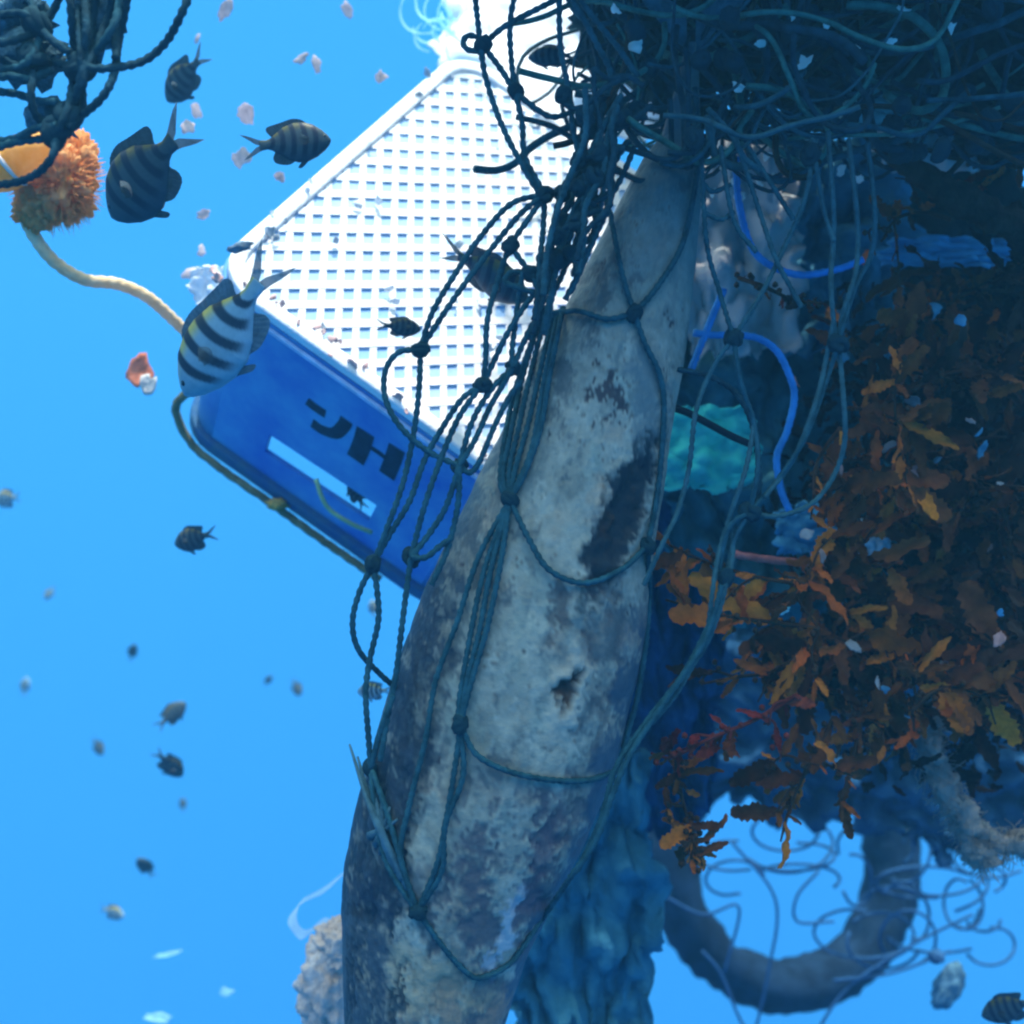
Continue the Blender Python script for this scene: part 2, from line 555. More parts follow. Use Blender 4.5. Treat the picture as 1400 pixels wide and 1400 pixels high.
net = thing('draped_fishing_net', 'dark teal knotted fishing net stretched over the dead fish', 'fishing net', P(760, 300, 1.2))
KNOT_V = []
def make_knot_mesh(i):
    rg = rnd(50 + i)
    V, F = [], []
    r = 1.0
    for k in range(3):
        pts = []
        ax = Vector((rg.uniform(-1, 1), rg.uniform(-1, 1), rg.uniform(-1, 1))).normalized()
        u = ax.orthogonal().normalized(); v = ax.cross(u)
        for j in range(9):
            a = j / 8 * 2 * math.pi * rg.uniform(.8, 1.0)
            pts.append((u * math.cos(a) + v * math.sin(a)) * .62 + ax * (j / 8 - .5) * .7)
        tube_geo(catmull(pts, .3), .45, 6, V=V, F=F)
    return mesh('knot', V, F)
KNOTS = [make_knot_mesh(i) for i in range(4)]
for k in KNOTS: k.materials.append(M_TWINE_D)
KN = [0]
def knot(x, y, d=None, parent=net, r=0.0095):
    if d is None: d = front(x, y, .008)
    KN[0] += 1
    o = obj('knot', KNOTS[KN[0] % 4], None, parent)
    rg = rnd(KN[0])
    o.matrix_world = Matrix.Translation(P(x, y, d)) @ Matrix.Rotation(rg.uniform(0, 6), 4, 'Y') @ Matrix.Rotation(rg.uniform(-.5, .5), 4, 'X') @ Matrix.Diagonal((r, r, r * rg.uniform(1, 1.35), 1))
    return o
TS = [0]
def strand(pts, parent=net, m=M_TWINE, r=TW, dd=None, off=0.0085, wob=0.0):
    TS[0] += 1
    p = smooth(drape(pts, off, dd, wob, TS[0]), 16)
    V, F = tube_geo(p, r * 1.1, 8, lobes=2, twist=330, depth=.34, jitter=.05, seed=TS[0])
    return obj('twine', mesh('twine', V, F), m, parent)

D1 = 1.22
K = {1: (660, 62), 2: (705, 125), 3: (745, 266), 4: (575, 478), 5: (698, 336), 6: (660, 527), 7: (726, 374), 8: (628, 637), 9: (701, 503),
     10: (510, 772), 11: (562, 762), 12: (507, 1050), 13: (571, 1246), 14: (867, 428), 15: (885, 746), 16: (697, 683), 17: (629, 990)}
for i in (1, 2, 3, 4, 5, 6, 7, 8, 9, 10, 11): knot(*K[i], D1 if i not in (8, 9, 11) else 1.24)
for i in (12, 13, 14, 15, 16, 17): knot(*K[i])
air = [  # strands hanging clear of the carcass
    [(646, -40), (650, 0), (657, 60), (665, 110), (690, 180), (733, 258), K[3]],
    [(658, 70), (640, 68), (633, 58), (640, 49), (654, 52), K[1]],
    [K[1], (690, 36), (735, 12), (790, -15)],
    [K[1], (685, 95), K[2], (735, 150), (757, 160), (785, 152)],
    [(712, -40), (698, 25), (699, 80), K[2], (714, 170), (718, 215), K[3]],
    [(764, -40), (766, 60), (777, 120), (783, 170), (790, 210), (795, 270), (775, 330)],
    [(770, -20), (800, 30), (820, 68), (834, 98), (830, 130)],
    [(778, -20), (812, 25), (845, 65), (872, 105)],
    [K[3], (700, 278), (660, 320), (620, 378), (590, 430), K[4]],
    [K[3], (712, 292), (672, 340), (628, 398), (596, 445), K[4]],
    [K[3], (722, 300), K[5], (680, 385), (666, 440), (664, 490), K[6]],
    [K[5], (712, 356), K[7], (735, 395)],
    [K[7], (700, 372), (690, 385), (705, 392), (730, 400)],
    [K[3], (742, 320), (736, 380), (738, 440)],
    [K[4], (545, 482), (527, 507), (527, 545), (547, 583), (585, 617), K[8]],
    [K[4], (573, 530), (566, 590), (551, 660), (527, 728), K[10]],
    [K[6], (632, 545), (603, 588), (580, 630), (560, 685), (532, 732), K[10]],
    [K[6], (690, 463), (715, 422), (738, 392)],
    [K[6], (652, 535), (625, 575), (598, 640), (578, 700), K[11]],
    [(715, 372), (706, 430), (700, 480), K[9]],
    [K[9], (672, 532), (645, 578), K[8]],
    [K[9], (688, 525), (668, 560), (650, 600), K[8]],
    [K[9], (722, 455), (742, 420)],
    [K[8], (610, 692), (588, 728), K[11]],
    [K[8], (642, 646), (655, 632), (675, 585), (695, 545), (712, 520)],
    [K[8], (626, 690), (612, 750), (590, 800)],
    [K[11], (582, 762), (600, 748), (618, 735)],
    [K[11], (556, 805), (549, 860), (541, 925), (530, 980), (520, 1040)],
    [K[10], (516, 812), (517, 850), (505, 905), (500, 950), (504, 1010), K[12]],
    [(538, 950), (520, 1000), K[12]],
]
for a in air: strand(a, dd=D1, wob=.004)
skinl = [  # strands pressed on the carcass
    [K[14], (850, 372), (836, 302), (826, 262)],
    [K[14], (896, 395), (931, 338), (948, 268), (956, 200), (950, 120)],
    [K[14], (830, 436), (790, 425), (755, 428)],
    [K[14], (882, 470), (902, 512), (908, 560), (903, 640), (895, 700), K[15]],
    [(757, 425), (740, 500), (722, 580), (705, 640), K[16]],
    [(748, 425), (728, 500), (708, 590), (697, 640), K[16]],
    [(740, 430), (716, 510), (700, 585), (688, 650), K[16]],
    [(770, 420), (752, 510), (738, 590), (716, 650), K[16]],
    [(762, 430), (744, 520), (728, 610), (708, 660), K[16]],
    [(735, 445), (705, 530), (690, 600), (684, 660), K[16]],
    [K[16], (662, 780), (641, 880), (628, 960), K[17]],
    [K[16], (686, 760), (668, 850), (645, 930), K[17]],
    [K[16], (672, 775), (655, 865), (640, 925), K[17]],
    [K[16], (655, 760), (625, 850), (596, 930), (582, 1010), (560, 1100), (548, 1170), K[13]],
    [K[16], (722, 735), (752, 780), (800, 797), (850, 778), K[15]],
    [K[15], (888, 800), (884, 870), (872, 950), (856, 1010), (846, 1050)],
    [K[17], (625, 1030), (612, 1110), (598, 1180), K[13]],
    [K[17], (633, 1060), (608, 1130), (604, 1190), K[13]],
    [K[17], (652, 1032), (700, 1056), (760, 1067), (808, 1066), (836, 1056), (850, 1046)],
    [K[12], (522, 1090), (538, 1140), (556, 1205), K[13]],
    [K[12], (512, 1100), (525, 1170), (545, 1210), K[13]],
    [K[13], (600, 1287), (636, 1328), (660, 1336), (700, 1314), (740, 1258)],
]
for a in skinl: strand(a)
strand([(740, 1258, front(740, 1258, .006)), (780, 1200, 1.22), (815, 1148, 1.21), (838, 1085, 1.21), (862, 1030, 1.22), (912, 955, 1.22), (962, 878, 1.22), (988, 800, 1.22)])
strand([(790, 1190, 1.24), (822, 1120, 1.22), (842, 1050, 1.22), (885, 985, 1.23), (935, 920, 1.23), (972, 850, 1.23)])
strand([(*K[10], 1.22), (492, 808, 1.22), (482, 850, 1.22), (490, 888, 1.23), (520, 922, 1.25), (552, 948, 1.285), (580, 965, 1.31)])
# gathered bundle of meshes from the tail stock down the left side
rg = rnd(11)
GA = [(800, 118), (800, 200), (768, 262), (752, 330), (735, 400), (722, 470)]
GB = [(905, 130), (872, 190), (842, 262), (806, 340), (780, 400), (752, 460)]
def between(t, u):
    def at(g):
        k = min(int(u * (len(g) - 1)), len(g) - 2); f = u * (len(g) - 1) - k
        return (g[k][0] * (1 - f) + g[k + 1][0] * f, g[k][1] * (1 - f) + g[k + 1][1] * f)
    a, b = at(GA), at(GB)
    return (a[0] * (1 - t) + b[0] * t, a[1] * (1 - t) + b[1] * t)
for k in range(20):
    t = rg.uniform(0, 1); pts = []
    u0 = rg.uniform(0, .25); u1 = rg.uniform(.6, 1.0)
    n = 6
    d = rg.uniform(1.16, 1.27)
    for j in range(n):
        u = u0 + (u1 - u0) * j / (n - 1)
        t = min(1, max(0, t + rg.uniform(-.28, .28)))
        x, y = between(t, u)
        pts.append((x, y, d))
    strand(pts, m=M_TWINE_D if k % 2 else M_TWINE)
for k in range(12):                       # short cross pieces with their knots
    u = rg.uniform(.05, .8)
    a = between(rg.uniform(-.05, .3), u); b = between(rg.uniform(.6, 1.0), max(0, u - rg.uniform(0.0, .12)))
    d = rg.uniform(1.16, 1.25)
    strand([(a[0], a[1], d), ((a[0] + b[0]) / 2, (a[1] + b[1]) / 2 + rg.uniform(-6, 12), d - .01), (b[0], b[1], d)], m=M_TWINE_D)
    knot(a[0], a[1], d); knot((a[0] + b[0]) / 2, (a[1] + b[1]) / 2, d - .008)
strand([(812, 92, 1.2), (813, 130, 1.2), (822, 190, 1.2), (805, 250, 1.2)], m=M_TWINE_D)
strand([(812, 94, 1.2), (832, 108, 1.2), (856, 104, 1.2), (880, 118, 1.2)], m=M_TWINE_D)
strand([(766, 124, 1.2), (776, 145, 1.2), (798, 146, 1.2), (830, 118, 1.2), (862, 104, 1.2)], m=M_TWINE_D)
knot(770, 130, 1.2); knot(842, 160, 1.2); knot(800, 160, 1.2)

# meshes hanging free to the right of the carcass
hang = thing('hanging_net_curtain', 'loose teal net meshes hanging between the dead fish and the brown seaweed', 'fishing net', P(1080, 230, 1.22))
K18, K19, K20 = (1003, 462), (1025, 700), (1146, 470)
right = [
    [(958, 190), (966, 330), (984, 400), K18],
    [K18, (1042, 400), (1076, 330), (1100, 272), (1116, 190)],
    [K18, (976, 500), (952, 560), (942, 640), (926, 700), (905, 745), (880, 800)],
    [K18, (1012, 520), (1031, 580), (1036, 640), K19],
    [(1006, 190), (1038, 288), (1060, 352), (1082, 395), (1096, 420)],
    [(985, 200), (1003, 300), (1034, 345)],
    [(1022, 200), (1060, 260), (1085, 300)],
    [(1132, 180), (1140, 300), (1136, 380), (1140, 440), K20],
    [(1160, 190), (1172, 300), (1170, 370), (1152, 430), K20],
    [(1186, 195), (1196, 290), (1190, 350), (1168, 395), K20],
    [(1110, 190), (1125, 280), (1140, 330)],
    [K20, (1152, 530), (1155, 600), (1140, 650), (1108, 690), (1060, 706), K19],
    [K20, (1130, 520), (1100, 600), (1060, 660), K19],
    [(1140, 440), (1118, 540), (1086, 625), (1045, 680)],
    [K19, (1003, 740), (993, 795), (982, 840), (960, 890), (910, 960)],
    [K19, (998, 720), (985, 770), (986, 820)],
    [(1031, 580), (1020, 640), (1000, 700), (980, 770), (968, 860)],
    [(1000, 715), (1000, 770), (975, 850), (930, 940), (890, 990)],
    [(960, 250), (975, 262), (1000, 252)],
    [(962, 290), (985, 300), (1004, 290)],
]
for i, a in enumerate(right): strand(a, parent=hang, m=(M_TWINE_B if i % 3 else M_TWINE), dd=1.24, wob=.006, r=.0030)
for k in (K18, K19, K20): knot(*k, 1.24, parent=hang, r=.011)
knot(993, 790, 1.24, parent=hang)
obj_arch = strand([(926, 505, 1.27), (968, 514, 1.27), (1008, 540, 1.26), (1031, 590, 1.25), (1038, 660, 1.25), (1030, 700, 1.25)], parent=hang, m=M_TWINE_D)
#strand([(966, 630, 1.27), (974, 590, 1.27), (988, 556, 1.27), (1004, 542, 1.27), (1022, 552, 1.27)], parent=hang, m=M_TWINE_D)

# =================================================================== the thick net tangle along the top
tangle = thing('net_tangle', 'dense dark tangle of net twine massed over the brown seaweed', 'fishing net', P(1100, -60, 1.35))
m_core = mat('matted net', (0.007, 0.026, 0.034), rough=.9, var=.7, scale=26, bump=1.0, bump_scale=170, spec=.05)
rg = rnd(5)
def cloud_strand(cx, cy, sx, sy, d0, d1, ang, L, curl, rg, ymax=190):
    """random walk strand inside a pixel box"""
    x, y = rg.uniform(cx - sx, cx + sx), rg.uniform(cy - sy, cy + sy)
    a = rg.gauss(*ang)
    d = rg.uniform(d0, d1)
    pts = []
    n = max(5, int(L / 28))
    ca = rg.gauss(0, curl)
    lim = ymax + rg.uniform(-40, 40)
    for j in range(n):
        pts.append(P(x, y, d))
        x += 28 * math.cos(a); y += 28 * math.sin(a)
        ca = ca * .75 + rg.gauss(0, curl) * .5
        a += ca
        if y > lim and math.sin(a) > -.3: a += (.6 if math.cos(a) < 0 else -.6)
        d += rg.gauss(0, .012)
    return pts
zones = [  # centre, half size, distance range, heading mean/spread, length, curl, count
    (1120, 30, 300, 90, 1.22, 1.60, (R(10), .8), 400, .30, 84),
    (1230, 160, 190, 35, 1.22, 1.50, (R(4), .2), 330, .10, 22),
    (960, 60, 90, 100, 1.20, 1.45, (R(70), .6), 300, .3, 40),
    (1020, 170, 60, 30, 1.22, 1.35, (R(95), .6), 120, .3, 16),
    (860, 20, 70, 60, 1.25, 1.5, (R(50), .5), 220, .3, 16),
]
for (cx, cy, sx, sy, d0, d1, ang, LL, curl, n) in zones:
    for k in range(n):
        pts = cloud_strand(cx, cy, sx, sy, d0, d1, ang, LL * rg.uniform(.6, 1.3), curl, rg, 130 if sx == 300 else 190)
        V, F = tube_geo(catmull(pts, .012), TW * rg.choice((.5, .7, .9, 1.0, 1.1, 1.5)), 6)
        obj('twine', mesh('twine', V, F), rg.choice([M_TWINE, M_TWINE_D, M_TWINE_D, M_TWINE_B, M_TWINE_G, M_TWINE_N]), tangle)
for k in range(40):
    knot(rg.uniform(860, 1390), rg.uniform(0, 220), rg.uniform(1.2, 1.4), parent=tangle, r=.011)
# finer strands nobody could count
V, F = [], []
for k in range(230):
    pts = cloud_strand(1130, 20, 330, 150, 1.3, 1.9, (R(0), 1.6), 300 * rg.uniform(.5, 1.4), .45, rg)
    tube_geo(catmull(pts, .02), TW * .9, 5, V=V, F=F)
fm = obj('twine_mass', mesh('twine_mass', V, F), M_TWINE_D, tangle); fm['kind'] = 'stuff'
# matted wads inside it
for i, (x, y, d, rx, ry, rz) in enumerate([(900, 20, 1.55, .09, .10, .10), (1010, -10, 1.5, .07, .12, .06), (1120, -20, 1.58, .10, .12, .07), (1250, -10, 1.5, .10, .14, .06),
                                           (1370, 40, 1.5, .12, .14, .12), (1180, 130, 1.62, .10, .08, .035), (1320, 120, 1.55, .10, .08, .04), (1060, 70, 1.45, .035, .05, .03),
                                           (930, 110, 1.42, .035, .05, .05), (1400, 160, 1.5, .08, .1, .04)]):
    w = lump('wad', P(x, y, d), rx, ry, rz, m_core, tangle, amp=.75, freq=2.6, sub=4, seed=i + 1)
# the same mat carried on unseen above the frame, placed to shade fish and weed
for i, (x, y, z, rx, ry, rz) in enumerate([(.10, 1.20, .78, .24, .22, .07), (.35, 1.30, .80, .25, .26, .09), (.62, 1.25, .82, .26, .28, .09), (.85, 1.75, .88, .30, .26, .10),
                                           (.85, 1.55, .84, .28, .34, .10), (-.10, 1.14, .80, .16, .12, .05), (.30, .98, .82, .30, .10, .06), (.7, .95, .84, .3, .12, .07), (.5, 2.0, .95, .3, .2, .09)]):
    lump('wad', Vector((x, y, z)), rx, ry, rz, m_core, tangle, amp=.5, freq=2.2, sub=4, seed=i + 31)

# =================================================================== net bundle hanging at the upper left
bun = thing('net_bundle', 'bundle of dark net loops dangling beside the orange sponge clump', 'fishing net', P(90, 20, 1.02))
DB = 1.02
b_str = [
    [(92, -40), (98, 30), (102, 90), (92, 150), (76, 185)],
    [(104, -40), (108, 30), (110, 100), (100, 140), (84, 178)],
    [(112, -40), (118, 40), (112, 95), (112, 150), (92, 175)],
    [(135, -40), (128, 20), (118, 70), (110, 110), (96, 160)],
    [(150, -40), (152, 10), (138, 50), (118, 90), (112, 120)],
    [(165, -40), (160, 20), (140, 60), (122, 80), (106, 100), (100, 140)],
    [(178, -40), (172, 10), (162, 60), (156, 100), (140, 132), (112, 158), (90, 172)],
    [(170, -40), (160, 40), (158, 80)],
    [(268, -30), (245, 25), (225, 60), (195, 84), (150, 93), (105, 92), (70, 84)],
    [(70, 84), (30, 92), (-20, 70)],
    [(-20, 25), (25, 18), (50, 30), (70, 55), (95, 70)],
    [(20, -30), (45, 10), (52, 35), (80, 62), (96, 72)],
    [(85, -30), (78, 5), (58, 35), (30, 52), (-20, 62)],
    [(-20, 124), (20, 128), (50, 138), (80, 140)],
    [(46, 96), (42, 130), (48, 155), (66, 176), (84, 180)],
    [(-20, 196), (20, 190), (50, 176), (78, 172)],
    [(-20, 206), (25, 194), (60, 190), (76, 188)],
    [(76, 186), (72, 212), (52, 236), (20, 250), (-25, 254)],
    [(-20, 108), (15, 104), (40, 108), (70, 96)],
    [(60, 20), (52, 60), (30, 90), (-10, 96)],
]
for a in b_str: strand(a, parent=bun, m=M_TWINE_D if len(a) % 2 else M_TWINE, dd=DB, wob=.012, r=.0038)
for (x, y) in ((76, 180), (110, 92), (92, 160), (50, 32), (46, 80)): knot(x, y, DB, parent=bun, r=.013)
V, F = [], []
for i, (x, y, rx, rz) in enumerate(((40, 78, .030, .022), (70, 160, .02, .016), (20, 20, .03, .02), (135, -10, .022, .05))):
    lump('wad', P(x, y, DB + .03), rx, .02, rz, mat('net wad', (.06, .13, .17), rough=.9, var=.6, scale=60, bump=1, bump_scale=300), bun, amp=.7, freq=3, sub=3, seed=i + 90)

# =================================================================== the crate
E1 = Vector((0.47168, 0.56884, 0.67375)).normalized()
E2 = Vector((0.81658, 0.00654, -0.57720)).normalized()
E3 = Vector((-0.33274, 0.82242, -0.46142)).normalized()
CR_D = 1.50
C0 = P(281, 371.4, CR_D)
L1, L2, L3 = 0.70, 0.54, 0.40
crate = thing('plastic_crate', 'upturned plastic crate with white lattice base and blue side marked with black letters', 'crate', C0 + E1 * L1 / 2 + E2 * L2 / 2 + E3 * L3)
m_white = mat('crate white', (0.66, 0.66, 0.66), rough=.6, col2=(0.88, 0.88, 0.90), scale=16, bump=.4, bump_scale=120)
m_cblue = mat('crate blue', (0.05, 0.16, 0.50), rough=.45, col2=(0.13, 0.35, 0.60), scale=9, bump=.15, bump_scale=80)
m_cdark = mat('crate rim', (0.02, 0.09, 0.24), rough=.6, col2=(0.06, 0.14, 0.20), scale=30, bump=.3)
m_ink = mat('crate ink', (0.008, 0.03, 0.06), rough=.7, var=.3, scale=60)
def cp(u, v, w):
    """crate coordinates: u along E2 (long visible side), v along E1 (into the base), w along E3 (towards the open rim)"""
    return C0 + E2 * u + E1 * v + E3 * w
def slab(name, u0, u1, v0, v1, w0, w1, m, parent, bev=0.0, taper=None):
    V = [cp(u, v, w) for w in (w0, w1) for v in (v0, v1) for u in (u0, u1)]
    F = [(0, 2, 3, 1), (4, 5, 7, 6), (0, 1, 5, 4), (2, 6, 7, 3), (0, 4, 6, 2), (1, 3, 7, 5)]
    o = obj(name, mesh(name, V, F, False), m, parent)
    if bev:
        b = o.modifiers.new('bevel', 'BEVEL'); b.width = bev; b.segments = 3
    return o
# base frame: rounded ring
def ring_poly(u0, u1, v0, v1, r, n=6):
    out = []
    for (cu, cv, a0) in ((u0 + r, v0 + r, 180), (u1 - r, v0 + r, 270), (u1 - r, v1 - r, 0), (u0 + r, v1 - r, 90)):
        for k in range(n + 1):
            a = R(a0 + 90 * k / n)
            out.append((cu + r * math.cos(a), cv + r * math.sin(a)))
    return out
def ring(name, outer, inner, w0, w1, m, parent, bev=.003):
    n = len(outer)
    V = [cp(u, v, w0) for u, v in outer] + [cp(u, v, w0) for u, v in inner] + [cp(u, v, w1) for u, v in outer] + [cp(u, v, w1) for u, v in inner]
    F = []
    for k in range(n):
        j = (k + 1) % n
        F += [(k, n + k, n + j, j), (2 * n + k, 2 * n + j, 3 * n + j, 3 * n + k), (k, j, 2 * n + j, 2 * n + k), (n + k, 3 * n + k, 3 * n + j, n + j)]
    o = obj(name, mesh(name, V, F, False), m, parent)
    b = o.modifiers.new('bevel', 'BEVEL'); b.width = bev; b.segments = 2; b.limit_method = 'ANGLE'
    return o
ring('base_frame', ring_poly(0, L2, 0, L1, .075), ring_poly(.022, L2 - .022, .022, L1 - .022, .056), -0.006, .012, m_white, crate, .004)
ring('rim', ring_poly(-.012, L2 + .012, -.012, L1 + .012, .075), ring_poly(.010, L2 - .010, .010, L1 - .010, .055), L3 - .03, L3, m_cdark, crate)
# diagonal lattice: bars run level and upright as the crate lies
cu, cv = L2 / 2, L1 / 2
hu, hv = L2 / 2 - .021, L1 / 2 - .021
for fam in (0, 1):
    an = R(46.5) if fam == 0 else R(122)
    du, dv = math.cos(an), math.sin(an)
    sp = .034 if fam == 0 else .0255
    nu, nv = -dv, du
    for k in range(-22, 23):
        ox, oy = nu * k * sp, nv * k * sp
        lo, hi = -9, 9
        for (o_, d_, h_) in ((ox, du, hu), (oy, dv, hv)):
            t1, t2 = (-h_ - o_) / d_, (h_ - o_) / d_
            lo = max(lo, min(t1, t2)); hi = min(hi, max(t1, t2))
        if hi - lo < .03: continue
        hw = .0066 if fam == 0 else .0050
        w0, w1 = (0.0, .0016) if fam == 0 else (.0006, .0022)
        V = []
        for w in (w0, w1):
            for t in (lo, hi):
                for s_ in (-hw, hw):
                    V.append(cp(cu + ox + du * t + nu * s_, cv + oy + dv * t + nv * s_, w))
        F = [(0, 1, 3, 2), (4, 6, 7, 5), (0, 4, 5, 1), (2, 3, 7, 6), (0, 2, 6, 4), (1, 5, 7, 3)]
        obj('lattice_bar', mesh('lattice_bar', V, F, False), m_white, crate)
# pale film added under the lattice to lighten its shaded openings
m_lin = mat('crate added film', (0.40, 0.66, 0.92), rough=.6, col2=(0.66, 0.82, 0.94), scale=9, trans=.3)
V, F = [], []
for j in range(25):
    for i in range(25):
        u, v = .024 + (L2 - .048) * i / 24, .024 + (L1 - .048) * j / 24
        V.append(cp(u, v,   .0034 + .0006 * fbm(u * 12, v * 12, 3)))
        if i and j: F.append((j * 25 + i - 26, j * 25 + i - 25, j * 25 + i, j * 25 + i - 1))
obj('added_film_liner', mesh('added_film_liner', V, F), m_lin, crate)
# front wall with a hand slot, in strips round the opening
S_U0, S_U1, S_W0, S_W1 = .155, .355, .245, .310
TH = .008
def wall_ring():
    o_ = [(.06, .012), (L2 - .06, .012), (L2 - .06, L3 - .03), (.06, L3 - .03)]
    i_ = [(S_U0, S_W0 + .012), (S_U1, S_W0), (S_U1, S_W1 - .012), (S_U0, S_W1)]
    V = [cp(u, v, w) for v in (0, TH) for u, w in o_ + i_]
    F = []
    for k in range(4):
        j = (k + 1) % 4
        F += [(k, j, 4 + j, 4 + k), (8 + k, 12 + k, 12 + j, 8 + j), (k, 8 + k, 8 + j, j), (4 + k, 4 + j, 12 + j, 12 + k)]
    return obj('side_wall', mesh('side_wall', V, F, False), m_cblue, crate)
front_wall = wall_ring()
front_wall['label'] = 'blue side wall with black letters and a hand slot'
slab('side_wall', 0, TH, .06, L1 - .06, .012, L3 - .03, m_cblue, crate)
slab('side_wall', L2 - TH, L2, .06, L1 - .06, .012, L3 - .03, m_cblue, crate)
slab('side_wall', .06, L2 - .06, L1 - TH, L1, .012, L3 - .03, m_cblue, crate)
for (cu_, cv_, a0) in ((.06, .06, 180), (L2 - .06, .06, 270), (L2 - .06, L1 - .06, 0), (.06, L1 - .06, 90)):   # rounded corners
    V, F = [], []
    for k in range(9):
        a = R(a0 + 90 * k / 8)
        for w_ in (.012, L3 - .03):
            for r_ in (.06, .052):
                V.append(cp(cu_ + r_ * math.cos(a), cv_ + r_ * math.sin(a), w_))
        if k:
            b = 4 * k
            F += [(b - 4, b, b + 2, b - 2), (b - 3, b - 1, b + 3, b + 1), (b - 4, b - 3, b + 1, b), (b - 2, b + 2, b + 3, b - 1)]
    obj('corner_wall', mesh('corner_wall', V, F), m_cblue, crate)
slab('reinforcing_bead', .07, L2 - .07, -.006, 0, .018, .026, mat('crate bead', (.45, .55, .75), rough=.5), crate, .002)
# letters painted on the wall (upside down, as the crate lies): strokes placed on the wall's own plane
def on_wall(x, y):
    o = Vector((0, 0, 0)); d = P(x, y, 1)
    n = -E1
    t = (C0 - o).dot(n) / d.dot(n)
    q = d * t - C0
    return q.dot(E2), q.dot(E3)
def stroke(pts, wid):
    wid *= 1.5
    c = catmull([Vector((*on_wall(*p), 0)) for p in pts], .004)
    V, F = [], []
    for i, p in enumerate(c):
        t = (c[min(i + 1, len(c) - 1)] - c[max(i - 1, 0)]).normalized()
        n = Vector((-t.y, t.x, 0))
        for s_ in (-1, 1):
            q = p + n * wid * s_ / 2
            V.append(cp(q.x, -.0012, q.y))
        if i: F.append((2 * i - 2, 2 * i - 1, 2 * i + 1, 2 * i))
    o = obj('letter', mesh('letter', V, F, False), m_ink, front_wall)
    so = o.modifiers.new('solid', 'SOLIDIFY'); so.thickness = .0008
stroke([(420, 548), (430, 556), (445, 566)], .012)
stroke([(427, 578), (440, 587), (458, 592), (470, 582), (474, 574)], .014)
stroke([(500, 590), (494, 610), (486, 628)], .020)
stroke([(543, 612), (537, 630), (529, 650)], .018)
stroke([(508, 612), (520, 620), (530, 628)], .006)

rg = rnd(640)
m_fo = [mat('fouling pink', (.55, .36, .34), var=.3, scale=80), mat('fouling grey', (.30, .36, .42), var=.3, scale=80), mat('fouling white', (.8, .8, .8), var=.1, scale=80)]
for k in range(70):          # small growths on the base and its edges
    u, v = rg.uniform(.02, L2 - .02), rg.uniform(.02, L1 - .02)
    if k % 3 == 0: v = rg.uniform(-.004, .03)
    if k % 7 == 0: u = rg.uniform(-.004, .03)
    sz = rg.uniform(.003, .009)
    flake('growth_patch', cp(u, v, -.0085), sz, sz * rg.uniform(.5, 1), m_fo[k % 3], crate, seed=k + 400, rot=rg.uniform(0, 3))
# a dark fouling strip and cords caught on the rim
rope_m = mat('rope tan', (0.78, 0.52, 0.27), rough=.8, col2=(0.90, 0.74, 0.50), scale=45, trans=.3, bump=.5, bump_scale=400)
olive = mat('cord olive', (0.16, 0.15, 0.08), rough=.8, var=.4, scale=50, bump=.5, bump_scale=300)
rp = thing('cord_on_crate_rim', 'thin olive cord lying along the rim of the upturned crate', 'cord', P(330, 650, 1.66))
tube('cord', [cp(.0 + .004, .02, L3 - .10), cp(-.012, -.004, L3 - .05), cp(.03, -.016, L3 - .004), cp(.09, -.02, L3 + .004), cp(.2, -.02, L3 + .002), cp(.3, -.02, L3 + .004), cp(.42, -.02, L3)], .0075, olive, rp, lobes=3, twist=200, depth=.25, sides=9)
lump('tuft', cp(.21, -.022, L3 - .012), .016, .010, .009, mat('ochre tuft', (.5, .30, .08), var=.4, scale=90), rp, amp=.6, sub=3, seed=3)
tube('cord_end', [P(432, 655, 1.68), P(440, 680, 1.68), P(452, 698, 1.69), P(480, 716, 1.70), P(508, 728, 1.72)], .0038, mat('cord pale green', (.30, .42, .22), rough=.8), rp, sides=7)

# tan rope from the sponge to the crate, and the sponge clump
tr = thing('tan_rope', 'thick pale tan rope running from orange sponge clump to the crate', 'rope', P(150, 390, 1.45))
tube('rope', [P(30, 290, 1.42), P(48, 325, 1.42), P(75, 358, 1.43), P(115, 382, 1.45), P(160, 388, 1.48), P(200, 405, 1.50), P(235, 435, 1.54), P(275, 475, 1.58), P(300, 505, 1.60)], .0088, rope_m, tr,
     step=.004, sides=12, lobes=3, twist=150, depth=.30)
sg = thing('orange_sponge_clump', 'ragged orange sponge clump growing at the upper end of the tan rope', 'sponge', P(70, 290, 1.42))
m_sp = mat('sponge', (0.85, 0.36, 0.09), rough=.95, col2=(0.95, 0.58, 0.28), scale=38, bump=1.0, bump_scale=150, trans=.55)
lump('sponge_body', P(78, 245, 1.42),   .045, .04, .050, m_sp, sg, amp=.36, freq=2.6, sub=5, seed=2)
lump('sponge_lobe', P(48, 285, 1.41), .026, .024, .026, m_sp, sg, amp=.35, freq=2.6, sub=5, seed=5)
lump('sponge_lobe', P(108, 215, 1.43), .022, .022, .030, m_sp, sg, amp=.4, freq=2.6, sub=5, seed=8)
V, F = [], []
rg = rnd(77)
for k in range(1100):
    th, ph = rg.uniform(0, 6.28), math.acos(rg.uniform(-1, 1))
    n_ = Vector((math.sin(ph) * math.cos(th), math.sin(ph) * math.sin(th), math.cos(ph)))
    p0 = P(76, 246, 1.42) + Vector((n_.x * .042, n_.y * .036, n_.z * .048))
    p2 = p0 + n_ * rg.uniform(.008, .022) + Vector((rg.uniform(-.008, .008), 0, rg.uniform(-.008, .008)))
    tube_geo([p0, (p0 + p2) / 2 + Vector((rg.uniform(-.003, .003), 0, rg.uniform(-.003, .003))), p2], lambda t: .0013 * (1.1 - t), 4, V=V, F=F)
fz = obj('sponge_fringe', mesh('sponge_fringe', V, F), m_sp, sg); fz['kind'] = 'stuff'
